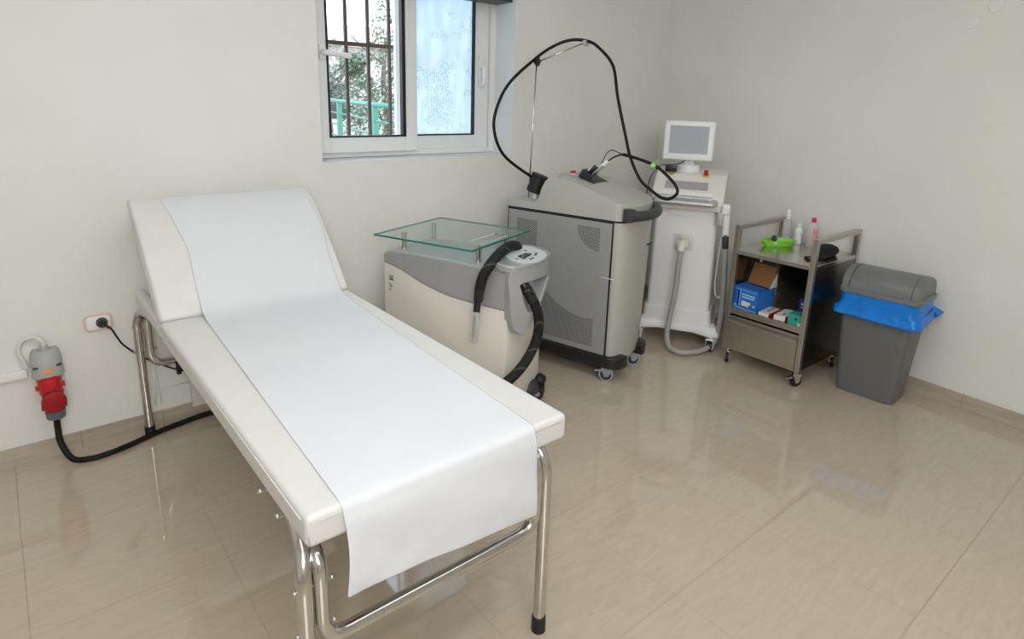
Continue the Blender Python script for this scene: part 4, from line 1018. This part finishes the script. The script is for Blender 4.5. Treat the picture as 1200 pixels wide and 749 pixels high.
t, hx, hy, hh = carton('green_box', 'teal green carton at the right end of the trolley shelf', (-.688, -1.640, SZ), (-.60, -1.553, SZ+.070), .05, None)
b = MB(); b.box((-hx, -hy, 0), (hx, hy, hh)); b.build('carton', M['teal'], t, bevel=.001, bseg=1)
b = MB(); b.box((-hx-.0008, -hy*.25, .04), (-hx+.001, hy*.1, .053)); b.build('dark_mark', M['blued'], t)
b = MB(); b.box((-hx-.0008, -hy*.75, .008), (-hx+.001, -hy*.35, .028)); b.build('white_mark', M['cartonw'], t)
t, hx, hy, hh = carton('blue_box', 'small deep blue carton standing behind the green box', (-.590, -1.640, SZ), (-.52, -1.565, SZ+.145), -.05, None)
b = MB(); b.box((-hx, -hy, 0), (hx, hy, hh)); b.build('carton', M['blued'], t, bevel=.001, bseg=1)
b = MB()
for k in range(5): b.box((-hx-.0008, hy*(.55-.3*k)-.006, .108), (-hx+.001, hy*(.55-.3*k)+.004, .120))
for k in range(4): b.box((-hx-.0008, hy*(.55-.3*k)-.004, .090), (-hx+.001, hy*(.55-.3*k)+.004, .096))
b.build('white_print', M['cartonw'], t)

# ------------------------------------------------------------------ bin
bn = thing('waste_bin', 'dark grey swing-lid waste bin lined with a blue plastic bag', 'bin', (-.385, -1.945, 0), math.radians(3))
def rr3(w, d, r, z, cx_=0, cy_=0, seg=5): return [(x, y, z) for x, y in rrect(w, d, r, cx_, cy_, seg)]
b = MB(); b.loft([rr3(.205, .295, .030, 0), rr3(.215, .305, .032, .006), rr3(.275, .365, .034, .50), rr3(.285, .375, .034, .60)]); b.build('bin_body', M['binb'], bn)
b = MB(); b.loft([rr3(.318, .412, .040, .598), rr3(.324, .418, .042, .606), rr3(.322, .416, .042, .622), rr3(.306, .400, .038, .626)]); rim = b.build('lid_rim', M['binl'], bn)
# domed lid frame with end cheeks, and the swinging flap between them
b = MB()
def arch(y, k=1.0, o=0):
    pts = []
    for j in range(17):
        a = PI*j/16; x = -.148*math.cos(a)*k; pts.append((x, y, .622+o + (.112*k)*math.sin(a)**.72))
    return pts
b.loft([arch(-.196, .93), arch(-.190, .985), arch(-.160, 1.0), arch(-.156, 1.0)], closed=True); b.build('lid_frame', M['binl'], bn)
b = MB(); b.loft([arch(.156, 1.0), arch(.160, 1.0), arch(.190, .985), arch(.196, .93)], closed=True); b.build('lid_frame', M['binl'], bn)
b = MB(); b.loft([arch(-.153, .975), arch(-.150, .99), arch(.150, .99), arch(.153, .975)]); fl = b.build('swing_flap', M['binl'], bn)
b = MB(); b.loft([arch(-.157, .955), arch(.157, .955)]); b.build('lid_shadow_gap', M['black'], bn)
# blue bag folded over the rim
b = MB(); rings = []
n = 72; rnd = random.Random(11)
def bag_ring(w, d, z, amp, ph, drop=0):
    out = []; base = rrect(w, d, .045, 0, 0, 17)
    for k, (x, y) in enumerate(base):
        a = math.atan2(y, x); s_ = amp*(math.sin(7*a+ph)+.6*math.sin(13*a+2*ph)+.4*math.sin(23*a+ph*3))
        l = math.hypot(x, y); dz = drop*(.5+.5*math.sin(2*a+1.1)) + .25*drop*math.sin(5*a+ph)
        out.append((x+x/l*s_, y+y/l*s_, z-dz))
    return out
b.loft([bag_ring(.296, .386, .600, 0, 0), bag_ring(.306, .398, .592, .001, 1), bag_ring(.304, .396, .57, .003, 1.2), bag_ring(.306, .398, .545, .004, 1.5, .006), bag_ring(.325, .418, .522, .005, 1.8, .014), bag_ring(.338, .436, .500, .006, 2.0, .03), bag_ring(.332, .430, .488, .006, 2.2, .036), bag_ring(.300, .395, .494, .003, 2.4, .03)], cap=False)
b.loft([bag_ring(.328, .422, .535, .003, 3.0, .030), bag_ring(.344, .440, .512, .004, 3.2, .034), bag_ring(.352, .450, .496, .005, 3.6, .040), bag_ring(.346, .444, .488, .004, 3.9, .042), bag_ring(.320, .414, .492, .003, 4, .040)], cap=False)
b.loft([[(.10, -.200, .55), (.155, -.20, .545), (.165, -.13, .55)], [(.11, -.235, .50), (.185, -.245, .515), (.200, -.15, .53)], [(.10, -.215, .49), (.165, -.225, .49), (.18, -.15, .50)]], sm=True)
b.build('bin_bag', M['bag'], bn)['label'] = 'blue bag folded over the rim'

# ------------------------------------------------------------------ round blanking marks high on the right wall
def on_right_wall(name, mat, y, z, r, label, cat, depth=.004):
    b = MB(); b.lathe([(r*.97, 0), (r, depth*.4), (r*.94, depth)], seg=32)
    o = b.build(name, mat); o.rotation_euler = (0, -PI/2, -math.atan(RWA)); o.location = (rw(y), y, z)
    return tag(o, label, cat, 'round covers on the right wall')
on_right_wall('junction_cover', M['ceil'], -2.03, 2.04, .032, 'round wall cover painted like the wall, high on the right', 'cover')
on_right_wall('junction_cover', M['reveal'], -2.12, 2.115, .036, 'bluish round wall cover at the top right corner, above the painted one', 'cover')

# ------------------------------------------------------------------ light
w = bpy.data.worlds.new('World'); S.world = w; w.use_nodes = True
nt = w.node_tree; bg = nt.nodes['Background']
tc = nt.nodes.new('ShaderNodeTexCoord'); sp = nt.nodes.new('ShaderNodeSeparateXYZ'); nt.links.new(tc.outputs['Generated'], sp.inputs[0])
cr_ = nt.nodes.new('ShaderNodeValToRGB'); nt.links.new(sp.outputs[2], cr_.inputs[0])
cr_.color_ramp.elements[0].color = (.93, .97, 1, 1); cr_.color_ramp.elements[1].color = (.62, .80, 1, 1)
nt.links.new(cr_.outputs[0], bg.inputs[0]); bg.inputs[1].default_value = 3.6

def area(name, loc, target, size, power, col=(1, 1, 1), sy=None):
    l = bpy.data.lights.new(name, 'AREA'); l.energy = power; l.color = col; l.size = size
    if sy: l.shape = 'RECTANGLE'; l.size_y = sy
    o = bpy.data.objects.new(name, l); COL.objects.link(o); o.location = loc
    o.rotation_euler = (Vector(target)-Vector(loc)).to_track_quat('-Z', 'Y').to_euler(); return o
area('ceiling_bounce_fill', (-3.2, -2.3, 2.76), (-3.2, -2.3, 0), 2.6, 30, (.98, .99, 1), 2.0)  # added fill panel imitating flash bounced off the ceiling
area('bounced_flash', (-4.5, -5.2, 2.4), (-1.8, -.6, .9), 2.2, 72, (1, 1, 1), 1.3)
area('camera_flash', (-4.25, -3.2, 1.95), (-2.0, -.6, 1.0), .10, 7, (1, 1, 1))
S.view_settings.view_transform = 'Standard'; S.view_settings.look = 'None'
S.view_settings.gamma = 1; S.view_settings.exposure = .07; S.view_settings.use_curve_mapping = False
